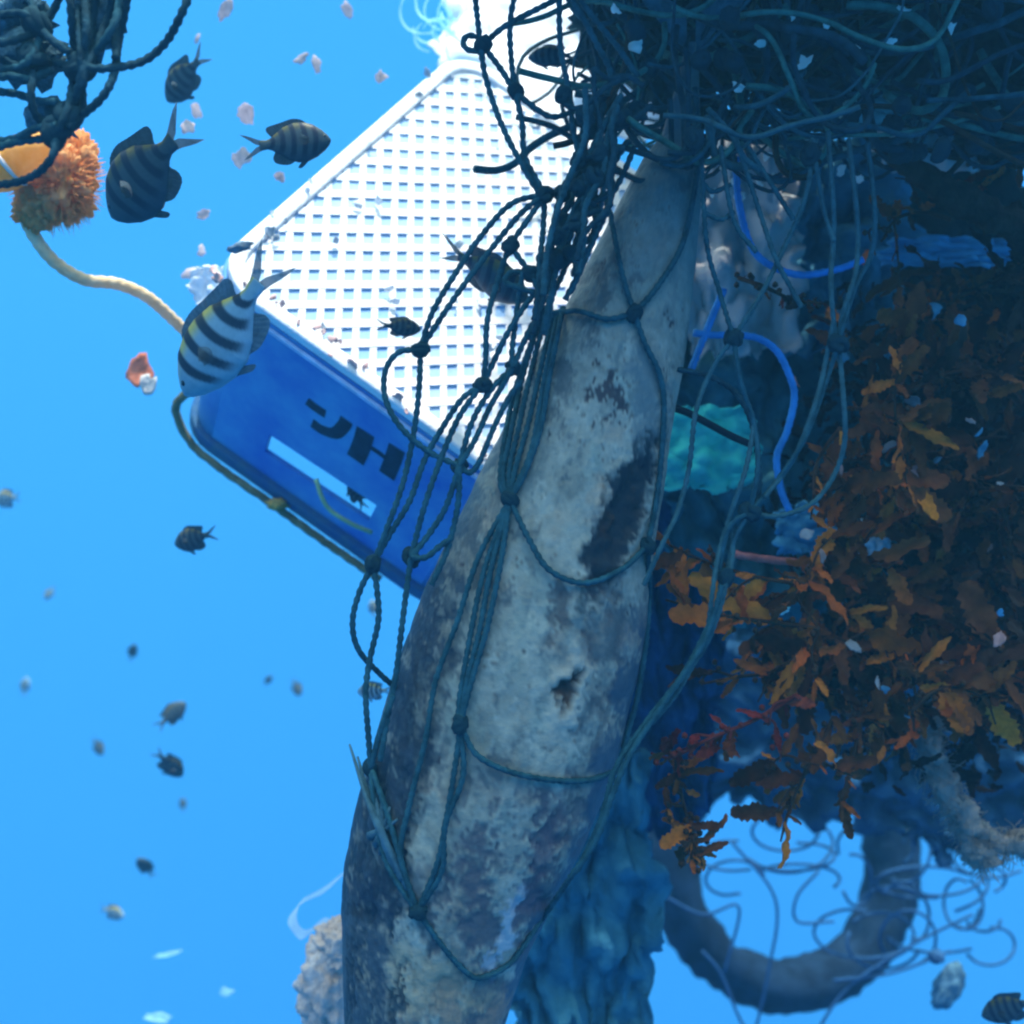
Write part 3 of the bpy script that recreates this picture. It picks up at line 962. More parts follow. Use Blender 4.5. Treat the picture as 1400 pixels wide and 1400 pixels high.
fl = thing('yellow_float', 'yellow-orange float partly behind the hanging net loops', 'float', P(15, 225, 1.36))
m_fl = mat('float yellow', (0.85, 0.42, 0.05), rough=.5, col2=(0.95, 0.62, 0.22), scale=25, bump=.2, trans=.5)
rot = Matrix.Rotation(R(-35), 3, 'Y')
lump('float_body', P(22, 222, 1.36), .052, .03, .026, m_fl, fl, amp=.05, sub=4, rot=rot)
lump('float_band', P(14, 226, 1.36), .008, .0325, .0285, mat('float band', (.75, .62, .55), rough=.6), fl, amp=.02, sub=3, rot=rot)

# =================================================================== pale plastic behind the net, film curls
def crumple(name, label, cat, x, y, d, wpx, hpx, m, seed, amp=.05, freq=3.0, ragged=.18, thick=.003, tilt=(0, 0), n=44, group=None, hang=0.0, part='sheet'):
    rgc = rnd(seed)
    root = thing(name, label, cat, P(x, y, d), group)
    s = mpp(d)
    V, F = [], []
    for j in range(n + 1):
        for i in range(n + 1):
            u, v = i / n * 2 - 1, j / n * 2 - 1
            rad = max(abs(u), abs(v))
            e = 1 + ragged * fbm(u * 2.2 / max(rad, .2) + seed, v * 2.2 / max(rad, .2), seed * .7, 5) * rad ** 2
            # superellipse so that the outline is not a rectangle
            cu_ = u * math.sqrt(1 - .35 * v * v); cv_ = v * math.sqrt(1 - .35 * u * u)
            X = cu_ * e * wpx / 2 * s; Z = -cv_ * e * hpx / 2 * s
            if hang and v > 0: Z -= hang * v * abs(fbm(u * 2.2 + seed, 1.3, 0.2, 2))
            f = freq
            dn = fbm(u * f + seed * 3.1, v * f, seed, 3)
            rid = 1 - abs(fbm(u * f * .8 - seed, v * f * .8 + 4, seed * 2, 2)) * 2
            Y = amp * (dn + .45 * rid) + tilt[0] * u * wpx / 2 * s + tilt[1] * v * hpx / 2 * s
            V.append(P(x, y, d) + Vector((X + amp * .3 * fbm(v * f, u * f, seed), Y, Z)))
    for j in range(n):
        for i in range(n):
            a = j * (n + 1) + i
            F.append((a, a + 1, a + n + 2, a + n + 1))
    o = obj(part, mesh(part, V, F), m, root)
    so = o.modifiers.new('solid', 'SOLIDIFY'); so.thickness = thick
    return root
m_film = mat('white film', (.82, .85, .88), rough=.35, var=.08, scale=12, trans=.35)
crumple('white_plastic_bag', 'crumpled white plastic bag above the crate lattice behind the net', 'plastic bag', 775, 60, 2.12, 360, 340, m_film, 3, amp=.035, freq=1.5, ragged=.10, thick=.002, tilt=(.1, -.7))
m_curl = mat('clear film', (.45, .80, .95), rough=.3, var=.1, alpha=.55, trans=.4)
curl = thing('plastic_film_curls', 'wispy pale cyan plastic film curls at the top corner of the crate', 'plastic film', P(600, 50, 2.0))
rg = rnd(8)
for k in range(16):
    cx, cy = rg.uniform(570, 645), rg.uniform(-5, 62)
    r0 = rg.uniform(14, 42); a0 = rg.uniform(0, 6.28); sw = rg.uniform(2.2, 5.0)
    pts = []
    for j in range(10):
        a = a0 + sw * j / 9
        pts.append(P(cx + r0 * math.cos(a) * (1 - .04 * j), cy + r0 * .8 * math.sin(a), 2.0 + .03 * math.sin(a * 1.3 + k)))
    V, F = [], []
    c = catmull(pts, .008)
    for i, p in enumerate(c):
        wv = Vector((.2, 1, .25)).normalized() * rg.uniform(.0065, .0075) + Vector((0, 0, .0025))
        V += [p - wv, p + wv]
        if i: F.append((2 * i - 2, 2 * i - 1, 2 * i + 1, 2 * i))
    obj('film_strip', mesh('film_strip', V, F), m_curl, curl)
crumple('torn_plastic_scrap', 'torn pale scrap of plastic at the rounded crate corner', 'plastic scrap', 290, 392, 1.62, 56, 60, m_film, 9, amp=.010, freq=1.5, ragged=.2, thick=.0015, n=20)

# tan lump and film behind the carcass at the bottom
tl = thing('tan_growth_lump', 'lumpy pale tan marine growth behind the dead fish head', 'sponge', P(450, 1330, 1.75))
m_tan = mat('tan growth', (0.42, 0.30, 0.25), rough=.95, col2=(0.55, 0.48, 0.46), scale=30, bump=1, bump_scale=120)
lump('growth', P(458, 1345, 1.75), .055, .05, .085, m_tan, tl, amp=.32, freq=2.0, sub=5, seed=12)
lump('growth', P(470, 1290, 1.74), .045, .04, .04, m_tan, tl, amp=.35, freq=2.0, sub=5, seed=13)
fr = thing('film_ribbon', 'looped translucent white film ribbon beside the tan growth lump', 'plastic film', P(425, 1250, 1.8))
c = catmull([P(475, 1190, 1.8), P(445, 1215, 1.79), P(410, 1235, 1.78), P(400, 1258, 1.79), P(415, 1278, 1.8), P(440, 1262, 1.81), P(470, 1270, 1.8)], .006)
V, F = [], []
for i, p in enumerate(c):
    wv = Vector((.5, .3, .6)).normalized() * (.007 + .006 * math.sin(i * .25) ** 2)
    V += [p - wv, p + wv]
    if i: F.append((2 * i - 2, 2 * i - 1, 2 * i + 1, 2 * i))
obj('ribbon', mesh('ribbon', V, F), mat('ribbon film', (.75, .90, .95), rough=.3, var=.1, alpha=.6, trans=.4), fr)

# =================================================================== sheets and rubbish behind the weed
m_teal = mat('sheet teal', (0.022, 0.10, 0.13), rough=.8, col2=(0.05, 0.20, 0.24), scale=14, bump=.8, bump_scale=90)
m_tealb = mat('sheet bluegreen', (0.03, 0.14, 0.22), rough=.8, col2=(0.09, 0.28, 0.36), scale=12, bump=.8, bump_scale=90)
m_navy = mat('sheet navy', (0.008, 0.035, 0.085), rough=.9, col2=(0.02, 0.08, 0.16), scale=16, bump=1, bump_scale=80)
m_pale = mat('sheet pale', (0.36, 0.42, 0.44), rough=.7, col2=(0.48, 0.40, 0.36), scale=13, bump=.6, bump_scale=70)
m_green = mat('sheet green', (0.05, 0.62, 0.46), rough=.5, col2=(0.04, 0.42, 0.46), scale=16, bump=.3)
m_sky = mat('sheet sky', (0.05, 0.26, 0.46), rough=.6, col2=(0.10, 0.36, 0.52), scale=18, bump=.5)
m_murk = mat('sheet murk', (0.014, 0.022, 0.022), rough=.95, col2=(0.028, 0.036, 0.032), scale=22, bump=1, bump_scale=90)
crumple('grey_plastic_sheet', 'pale grey plastic sheet behind the hanging net curtain', 'plastic sheet', 1010, 340, 1.75, 180, 300, m_pale, 14, amp=.04, freq=1.7)
crumple('blue_grey_sheet', 'dull blue-grey plastic sheet below the net tangle', 'plastic sheet', 1120, 330, 1.80, 260, 300, m_tealb, 15, amp=.06, freq=2.4)
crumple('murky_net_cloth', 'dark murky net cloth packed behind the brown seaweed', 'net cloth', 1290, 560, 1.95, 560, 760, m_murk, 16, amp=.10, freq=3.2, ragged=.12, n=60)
crumple('teal_net_cloth', 'dark teal net cloth sagging behind the blue rope loop', 'net cloth', 1060, 620, 1.85, 340, 460, m_teal, 17, amp=.07, freq=2.8)
crumple('green_plastic_piece', 'bright sea-green plastic piece beside the dead fish flank', 'plastic piece', 965, 612, 1.55, 150, 120, m_green, 18, amp=.02, freq=1.5, ragged=.15, n=30)
crumple('sky_blue_strip', 'sky blue plastic strip under the dark branch', 'plastic strip', 1300, 345, 1.62, 190, 42, m_sky, 19, amp=.015, freq=2, ragged=.2, n=30)
crumple('sky_blue_scrap', 'small sky blue plastic scrap beside the pink cord', 'plastic scrap', 1110, 725, 1.60, 100, 70, m_sky, 20, amp=.015, freq=2, ragged=.3, n=24)
crumple('pale_teal_scrap', 'pale teal plastic scrap caught in the net tangle', 'plastic scrap', 1192, 150, 1.44, 76, 56, mat('scrap pale teal', (.22, .46, .48), rough=.6, var=.2), 21, amp=.01, freq=2, ragged=.2, n=20)
crumple('grey_teal_scrap', 'pale grey scrap of plastic under the net tangle edge', 'plastic scrap', 1305, 178, 1.56, 210, 105, mat('scrap grey', (.36, .52, .54), rough=.6, col2=(.60, .55, .52), scale=22), 22, amp=.03, freq=2.5, ragged=.2, n=26)
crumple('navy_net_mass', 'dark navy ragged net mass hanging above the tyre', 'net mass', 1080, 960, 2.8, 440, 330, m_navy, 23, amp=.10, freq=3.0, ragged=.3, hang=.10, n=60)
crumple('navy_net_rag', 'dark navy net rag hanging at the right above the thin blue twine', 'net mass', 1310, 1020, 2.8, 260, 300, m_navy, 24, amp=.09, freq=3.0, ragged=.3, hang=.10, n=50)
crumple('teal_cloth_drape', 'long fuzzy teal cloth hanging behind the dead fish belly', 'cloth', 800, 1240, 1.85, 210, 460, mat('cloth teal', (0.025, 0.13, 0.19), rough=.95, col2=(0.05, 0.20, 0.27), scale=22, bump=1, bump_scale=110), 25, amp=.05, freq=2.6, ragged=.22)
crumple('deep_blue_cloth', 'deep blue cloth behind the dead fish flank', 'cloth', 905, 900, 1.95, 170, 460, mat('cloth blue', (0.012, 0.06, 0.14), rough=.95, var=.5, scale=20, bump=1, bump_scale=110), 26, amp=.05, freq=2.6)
crumple('pale_flap', 'white-blue plastic flap deep in the brown seaweed', 'plastic scrap', 1195, 735, 1.55, 46, 60, mat('flap', (.40, .52, .58), rough=.5, var=.2), 27, amp=.012, freq=1.6, n=18)

# ropes at the right
br = thing('blue_rope', 'bright blue rope looping beside the dead fish tail', 'rope', P(1000, 380, 1.4))
for pts in ([(1006, 215), (1010, 275), (1026, 335), (1052, 362), (1095, 376), (1145, 368), (1180, 355)],
            [(990, 395), (975, 430), (955, 480), (945, 505)],
            [(948, 455), (975, 458), (1000, 458), (1035, 462), (1062, 480), (1080, 515), (1086, 545), (1076, 590), (1062, 625), (1068, 670), (1080, 700)]):
    tube('rope', [P(x, y, 1.42) for x, y in pts], .0052, M_BLUE, br, lobes=3, twist=230, depth=.25, sides=9, step=.005)
bl = tube('black_cord', [P(900, 552, 1.34), P(935, 562, 1.34), P(965, 577, 1.35), P(1000, 596, 1.36), P(1028, 608, 1.37)], .0048, M_BLACK, None)
tag(bl, 'short stiff black cord crossing the sea-green plastic piece', 'cord')
pk = tube('pink_cord', [P(1000, 757, 1.5), P(1035, 763, 1.5), P(1080, 768, 1.5), P(1130, 770, 1.5), P(1160, 764, 1.52)], .0058, mat('cord pink', (.45, .16, .15), rough=.8, var=.35, scale=50), None, lobes=3, twist=200, depth=.3, sides=9)
tag(pk, 'pale pink cord lying in front of the brown seaweed', 'cord')
br2 = thing('dark_branch', 'thick dark brown branch sloping down under the net tangle', 'branch', P(1300, 270, 1.45))
m_bark = mat('bark', (.030, .022, .016), rough=.9, var=.5, scale=40, bump=1, bump_scale=140)
tube('stem', [P(1195, 195, 1.42), P(1240, 225, 1.44), P(1290, 258, 1.46), P(1350, 292, 1.47), P(1430, 335, 1.5)], lambda t: .010 + .010 * min(1, t * 2), m_bark, br2, step=.01, sides=14, rough=.45, rfreq=50)
tube('twig', [P(1275, 250, 1.45), P(1300, 235, 1.44), P(1330, 200, 1.43)], .004, m_bark, br2, sides=6)

# hairy hanging rope
hr = thing('fouled_rope', 'pale frayed rope furred with growth hanging below the seaweed', 'rope', P(1300, 1000, 1.6))
m_hr = mat('fouled rope', (0.18, 0.20, 0.19), rough=.95, col2=(0.33, 0.26, 0.22), scale=40, bump=1, bump_scale=170)
pth = [P(1265, 880, 1.60), P(1268, 960, 1.60), P(1272, 1030, 1.60), P(1300, 1090, 1.60), P(1330, 1140, 1.6), P(1345, 1180, 1.6)]
tube('rope', pth, lambda t: .009 + .013 * t, m_hr, hr, step=.005, sides=16, rough=.7, rfreq=45)
tube('rope_branch', [P(1330, 1140, 1.6), P(1370, 1155, 1.6), P(1420, 1145, 1.6)], lambda t: .018 - .006 * t, m_hr, hr, step=.005, sides=16, rough=.7, rfreq=45)
c = catmull(pth, .002) + catmull([P(1330, 1140, 1.6), P(1370, 1155, 1.6), P(1420, 1145, 1.6)], .002)
V, F = [], []
rg = rnd(31)
for k in range(2200):
    p0 = rg.choice(c) + Vector((rg.gauss(0, .008), rg.gauss(0, .008), rg.gauss(0, .008)))
    dv = Vector((rg.gauss(0, 1), rg.gauss(0, 1), rg.gauss(-.4, 1))).normalized() * rg.uniform(.008, .034)
    tube_geo([p0, p0 + dv * .5 + Vector((rg.gauss(0, .003), 0, rg.gauss(0, .003))), p0 + dv], lambda t: .0007, 3, V=V, F=F)
q = obj('rope_fur', mesh('rope_fur', V, F), m_hr, hr); q['kind'] = 'stuff'

# tyre far behind, thin twine tangle and float around it
ty = thing('old_tyre', 'old dark tyre hanging in the blue water below the seaweed', 'tyre', P(1075, 1185, 3.4))
m_ty = mat('rubber haze blue', (0.006, 0.018, 0.038), rough=.85, var=.6, scale=14, bump=.8, bump_scale=60)  # base colour blued to stand in for haze fade of the water
V, F = [], []
nR, nr = 96, 20
TC = P(1072, 1172, 3.4)
RM = Matrix.Rotation(R(14), 3, 'Z') @ Matrix.Rotation(R(-12), 3, 'X')
for i in range(nR):
    a = 2 * math.pi * i / nR
    for k in range(nr):
        b = 2 * math.pi * k / nr
        r2 = .076 * (1 + .22 * fbm(math.cos(a) * 4, math.sin(a) * 4, math.cos(b) * 2) + .08 * fbm(math.cos(a) * 14, math.sin(a) * 14, math.sin(b) * 4))
        tread = .005 if (i % 2 == 0 and abs(b) < 1.0 or i % 2 == 0 and abs(b - 6.28) < 1.0) else 0
        rr = .373 + (r2 * .95 + tread) * math.cos(b)
        V.append(TC + RM @ Vector((rr * math.cos(a), .11 * math.sin(b), rr * 1.0 * math.sin(a))))
        F.append((i * nr + k, ((i + 1) % nR) * nr + k, ((i + 1) % nR) * nr + (k + 1) % nr, i * nr + (k + 1) % nr))
obj('tread_and_walls', mesh('tyre', V, F), m_ty, ty)
rg = rnd(41)
m_thin = mat('thin twine', (.02, .07, .16), rough=.8, var=.3)
tt = thing('thin_blue_twine', 'thin loose blue twine loops drifting around the tyre', 'twine', P(1280, 1230, 2.5))
for k in range(26):
    cx, cy = rg.uniform(1180, 1390), rg.uniform(1130, 1300)
    if k > 18: cx, cy = rg.uniform(950, 1180), rg.uniform(1120, 1220)
    rx, ry = rg.uniform(20, 70), rg.uniform(15, 40)
    a0 = rg.uniform(0, 6.28); sw = rg.uniform(2, 5.5)
    pts = [P(cx + rx * math.cos(a0 + sw * j / 7) + j * ((k * 37) % 9 - 4), cy + ry * math.sin(a0 + sw * j / 7), 3.1 + .03 * math.sin(j + k)) for j in range(8)]
    tube('twine', pts, .0046, m_thin, tt, step=.015, sides=5)
for pts in ([(1000, 1150), (1060, 1230), (1050, 1330), (1030, 1420)], [(960, 1300), (985, 1330), (1010, 1390), (1035, 1430)], [(900, 1220), (960, 1250), (1010, 1240), (990, 1330)],
            [(1120, 1190), (1090, 1225), (1090, 1260), (1140, 1260)], [(1140, 1340), (1220, 1330), (1300, 1300)], [(1110, 1420), (1160, 1350), (1250, 1290), (1330, 1250)]):
    tube('twine', [P(x, y, 3.0) for x, y in pts], .0044, m_thin, tt, step=.02, sides=5)
ff = thing('small_grey_float', 'small fouled grey-blue float dangling from the thin blue twine', 'float', P(1300, 1340, 2.4))
lump('float_body', P(1297, 1348, 2.4), .028, .026, .055, mat('float grey', (.06, .14, .20), rough=.8, var=.4, scale=30, bump=.6), ff, amp=.22, freq=2, sub=4, seed=4, rot=Matrix.Rotation(R(24), 3, 'Y'))
lump('float_cap', P(1280, 1308, 2.4), .018, .018, .014, m_thin, ff, amp=.3, sub=3, seed=5)

# =================================================================== seaweed
def leaf_mesh(i):
    rgl = rnd(200 + i)
    V, F = [], []
    nl, nw = 14, 2
    bend = rgl.uniform(-.5, .5); curl_ = rgl.uniform(.05, .22); tw = rgl.uniform(-.5, .5)
    for j in range(nl + 1):
        t = j / nl
        hw = (.13 + .03 * (i % 3)) * math.sin(math.pi * min(1, t * .90 + .05)) ** .55 * (1 + .16 * math.sin(j * .9 + i * 1.7) + (.20 if j % 2 else -.12))
        for k in range(-nw, nw + 1):
            s_ = k / nw
            x = hw * s_
            z = curl_ * (abs(s_) ** 1.5) * hw * 2.0 + bend * t * t * .7 + .05 * abs(s_) * math.sin(j * .95 + k * 1.3 + i)
            x2 = x * math.cos(tw * t) - z * math.sin(tw * t) * .3
            V.append((x2, t, z + x * math.sin(tw * t)))
    w_ = 2 * nw + 1
    for j in range(nl):
        for k in range(2 * nw):
            a = j * w_ + k
            F.append((a, a + 1, a + w_ + 1, a + w_))
    return V, F
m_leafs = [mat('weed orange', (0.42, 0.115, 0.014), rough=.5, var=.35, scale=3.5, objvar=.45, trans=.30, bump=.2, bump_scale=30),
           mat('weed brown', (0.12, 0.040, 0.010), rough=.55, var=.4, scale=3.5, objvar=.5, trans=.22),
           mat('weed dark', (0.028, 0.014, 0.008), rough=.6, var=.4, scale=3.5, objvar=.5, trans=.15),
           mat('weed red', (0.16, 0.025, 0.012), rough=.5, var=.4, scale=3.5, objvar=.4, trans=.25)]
m_stem = mat('weed stem', (0.05, 0.026, 0.014), rough=.7, var=.4, scale=30)
m_stem_r = mat('weed stem red', (0.14, 0.025, 0.018), rough=.7, var=.4, scale=30)
LEAVES = {}
for ci in range(4):
    for vi in range(5):
        V, F = leaf_mesh(vi)
        me = mesh('leaf', V, F); me.materials.append(m_leafs[ci])
        LEAVES[(ci, vi)] = me
def seaweed(label, path, d, nleaf, size, pal, seed, group=None, stem_m=None, nbr=3, brL=.06, bladders=6, spread=1.0, name='seaweed_frond', cat='seaweed'):
    rgs = rnd(seed)
    pts = [P(x, y, d + rgs.uniform(-.02, .02)) for (x, y) in path]
    root = thing(name, label, cat, pts[0], group)
    c = catmull(pts, .006)
    V, F = [], []
    tube_geo(c, lambda t: .0034 - .0018 * t, 6, V=V, F=F)
    spots = [(p, (c[min(i + 1, len(c) - 1)] - c[max(i - 1, 0)]).normalized()) for i, p in enumerate(c)]
    for b in range(nbr):
        p0, t0 = rgs.choice(spots[: max(2, int(len(c) * .85))])
        dv = (t0 * .6 + Vector((rgs.gauss(0, .8), rgs.gauss(0, .5), rgs.gauss(-.1, .8)))).normalized()
        Lb = brL * rgs.uniform(.6, 1.4)
        q = catmull([p0, p0 + dv * Lb * .5 + Vector((rgs.gauss(0, .006), 0, rgs.gauss(0, .006))), p0 + dv * Lb + Vector((0, 0, -.012))], .006)
        tube_geo(q, lambda t: .0022 - .001 * t, 5, V=V, F=F)
        spots += [(p, dv) for p in q] * 1
    for b in range(bladders * 3):
        p0, t0 = rgs.choice(spots)
        lump_geo(p0 + Vector((rgs.gauss(0, .006), rgs.gauss(0, .006), rgs.gauss(0, .006))), .0042, .0042, .0046, amp=.1, sub=1, V=V, F=F, seed=b)
    obj('stem', mesh('stem', V, F), stem_m or m_stem, root)
    for k in range(nleaf):
        p0, t0 = rgs.choice(spots)
        dv = (t0 * .55 + Vector((rgs.gauss(0, .8), rgs.gauss(-.1, .55), rgs.gauss(-.15, .8))) * spread).normalized()
        nz_ = Vector((rgs.gauss(0, .6), -1, rgs.gauss(.3, .6)))
        nz_ = (nz_ - dv * nz_.dot(dv)).normalized()
        xx = dv.cross(nz_)
        Ls = size * rgs.choice((.3, .4, .5, .7, .9, 1.1, 1.4)) * rgs.uniform(.85, 1.15)
        Wd = Ls * rgs.uniform(.6, 1.25)
        M = Matrix(((xx.x * Wd, dv.x * Ls, nz_.x * Ls, p0.x), (xx.y * Wd, dv.y * Ls, nz_.y * Ls, p0.y), (xx.z * Wd, dv.z * Ls, nz_.z * Ls, p0.z), (0, 0, 0, 1)))
        o = obj('leaf', LEAVES[(rgs.choice(pal), rgs.randrange(5))], None, root)
        o.matrix_world = M
    return root
G1 = 'orange-brown fronds of the seaweed mass'
G2 = 'dark brown fronds of the seaweed mass'
seaweed('broad ochre seaweed blades hanging beside the blue rope loop', [(1150, 585), (1130, 610), (1115, 640), (1112, 680)], 1.36, 7, .060, [0, 0, 1], 61, nbr=1, bladders=2)
seaweed('small dark seaweed sprig in front of the blue-grey sheet', [(1010, 380), (1045, 392), (1085, 410), (1125, 415)], 1.40, 18, .020, [1, 2, 3], 62, nbr=3, brL=.025)
seaweed('orange-tipped seaweed frond spreading towards the dead fish flank', [(1110, 800), (1040, 790), (970, 770), (915, 745)], 1.38, 26, .066, [0, 0, 1], 63, nbr=4, spread=.7)
seaweed('rust-orange seaweed frond just under the pink cord', [(1120, 860), (1050, 850), (980, 840), (910, 820)], 1.36, 30, .070, [0, 0, 1], 64, nbr=4, spread=.7)
seaweed('seaweed frond with dark spiky tip beside the dead fish belly', [(1090, 900), (1050, 920), (1010, 925), (960, 935)], 1.42, 22, .046, [1, 2, 0], 65, nbr=3)
seaweed('red twiggy seaweed sprig reaching to the net beside the fish', [(1090, 950), (1030, 985), (970, 1010), (920, 1035), (890, 1030)], 1.34, 34, .032, [3, 3, 1], 66, stem_m=m_stem_r, nbr=7, brL=.04)
seaweed('drooping brown seaweed tip hanging below the red twiggy sprig', [(925, 1040), (930, 1080), (940, 1120), (945, 1150)], 1.36, 22, .036, [1, 1, 0], 67, nbr=2, brL=.02, spread=.8)
seaweed('small olive-brown seaweed tuft at the end of the drooping tip', [(945, 1130), (947, 1150), (945, 1175)], 1.35, 14, .046, [1, 0], 68, nbr=1, brL=.02, spread=.7)
seaweed('orange-brown seaweed frond hanging lowest over the tyre', [(1140, 980), (1110, 1040), (1085, 1090), (1070, 1140)], 1.42, 34, .046, [0, 1, 1], 69, nbr=5, brL=.05)
seaweed('brown seaweed frond hanging beside the pale frayed rope', [(1180, 960), (1170, 1020), (1160, 1060), (1150, 1095)], 1.44, 30, .056, [0, 1, 1], 70, nbr=4)
seaweed('long narrow brown seaweed blades above the pale frayed rope', [(1240, 900), (1245, 950), (1250, 1000)], 1.42, 9, .070, [1, 1, 0], 71, nbr=1, spread=.35)
seaweed('orange seaweed leaves below the dark branch', [(1300, 300), (1260, 290), (1225, 300), (1205, 330)], 1.48, 12, .046, [0, 0, 1], 72, nbr=3)
seaweed('red-orange seaweed leaf spray above the dark branch', [(1400, 230), (1360, 225), (1330, 230)], 1.50, 8, .045, [0, 3], 73, nbr=1)
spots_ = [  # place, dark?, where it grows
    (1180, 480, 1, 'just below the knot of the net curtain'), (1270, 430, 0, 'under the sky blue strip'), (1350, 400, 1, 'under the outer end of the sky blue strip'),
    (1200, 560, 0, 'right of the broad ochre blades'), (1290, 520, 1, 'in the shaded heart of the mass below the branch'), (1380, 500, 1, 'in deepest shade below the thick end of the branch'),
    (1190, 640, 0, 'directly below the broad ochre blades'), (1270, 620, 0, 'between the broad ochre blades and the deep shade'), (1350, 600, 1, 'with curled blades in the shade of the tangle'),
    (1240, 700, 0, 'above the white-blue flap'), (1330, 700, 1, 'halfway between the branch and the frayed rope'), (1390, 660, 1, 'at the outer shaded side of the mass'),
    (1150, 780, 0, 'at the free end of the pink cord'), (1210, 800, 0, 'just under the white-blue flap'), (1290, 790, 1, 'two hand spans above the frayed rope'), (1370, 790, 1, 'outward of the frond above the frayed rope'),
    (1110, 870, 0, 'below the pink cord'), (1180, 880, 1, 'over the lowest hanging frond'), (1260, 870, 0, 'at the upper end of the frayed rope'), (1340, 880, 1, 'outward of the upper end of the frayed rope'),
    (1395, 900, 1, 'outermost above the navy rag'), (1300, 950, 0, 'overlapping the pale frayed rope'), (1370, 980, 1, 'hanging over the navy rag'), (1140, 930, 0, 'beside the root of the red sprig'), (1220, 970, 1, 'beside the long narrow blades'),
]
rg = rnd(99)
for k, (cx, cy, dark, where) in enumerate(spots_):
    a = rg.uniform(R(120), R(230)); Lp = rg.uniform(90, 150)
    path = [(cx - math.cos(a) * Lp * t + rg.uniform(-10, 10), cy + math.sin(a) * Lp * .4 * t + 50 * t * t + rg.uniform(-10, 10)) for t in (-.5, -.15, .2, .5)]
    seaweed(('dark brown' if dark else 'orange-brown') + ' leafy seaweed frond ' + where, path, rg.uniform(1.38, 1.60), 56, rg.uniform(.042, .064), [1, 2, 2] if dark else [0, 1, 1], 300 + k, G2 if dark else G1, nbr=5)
# pale scraps and encrusted bits glinting between the fronds
rg = rnd(321)
m_bits = [mat('bit blue', (.06, .20, .30), var=.3, objvar=.3), mat('bit pale', (.26, .27, .28), var=.3, objvar=.3), mat('bit pink', (.32, .19, .16), var=.3, objvar=.3)]
for k in range(34):
    x, y = rg.uniform(1060, 1390), rg.uniform(420, 960)
    d = rg.uniform(1.34, 1.5)
    w_ = rg.uniform(5, 13)
    o = flake('encrusted_scrap', P(x, y, d), w_ * mpp(d), w_ * rg.uniform(.4, .9) * mpp(d), m_bits[k % 3], seed=k, rot=rg.uniform(0, 3))
    tag(o, ('tiny blue plastic scrap', 'tiny pale encrusted scrap', 'tiny pinkish encrusted scrap')[k % 3] + ' lodged among the seaweed fronds', 'debris scrap',
        ('blue scraps lodged in the seaweed', 'pale scraps lodged in the seaweed', 'pinkish scraps lodged in the seaweed')[k % 3])
# small leaf litter packed behind the fronds
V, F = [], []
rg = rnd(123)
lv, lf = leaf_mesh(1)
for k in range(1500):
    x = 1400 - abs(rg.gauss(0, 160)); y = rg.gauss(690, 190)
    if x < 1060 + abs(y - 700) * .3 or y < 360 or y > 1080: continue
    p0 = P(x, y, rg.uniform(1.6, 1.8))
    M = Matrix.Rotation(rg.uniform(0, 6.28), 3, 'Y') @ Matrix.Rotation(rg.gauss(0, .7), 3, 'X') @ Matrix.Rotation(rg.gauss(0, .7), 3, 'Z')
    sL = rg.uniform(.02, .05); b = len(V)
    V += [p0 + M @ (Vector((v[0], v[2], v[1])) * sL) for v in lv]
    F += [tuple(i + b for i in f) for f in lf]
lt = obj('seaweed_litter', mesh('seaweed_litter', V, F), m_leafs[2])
tag(lt, 'matted dark seaweed litter packed behind the leafy fronds', 'seaweed', kind='stuff')

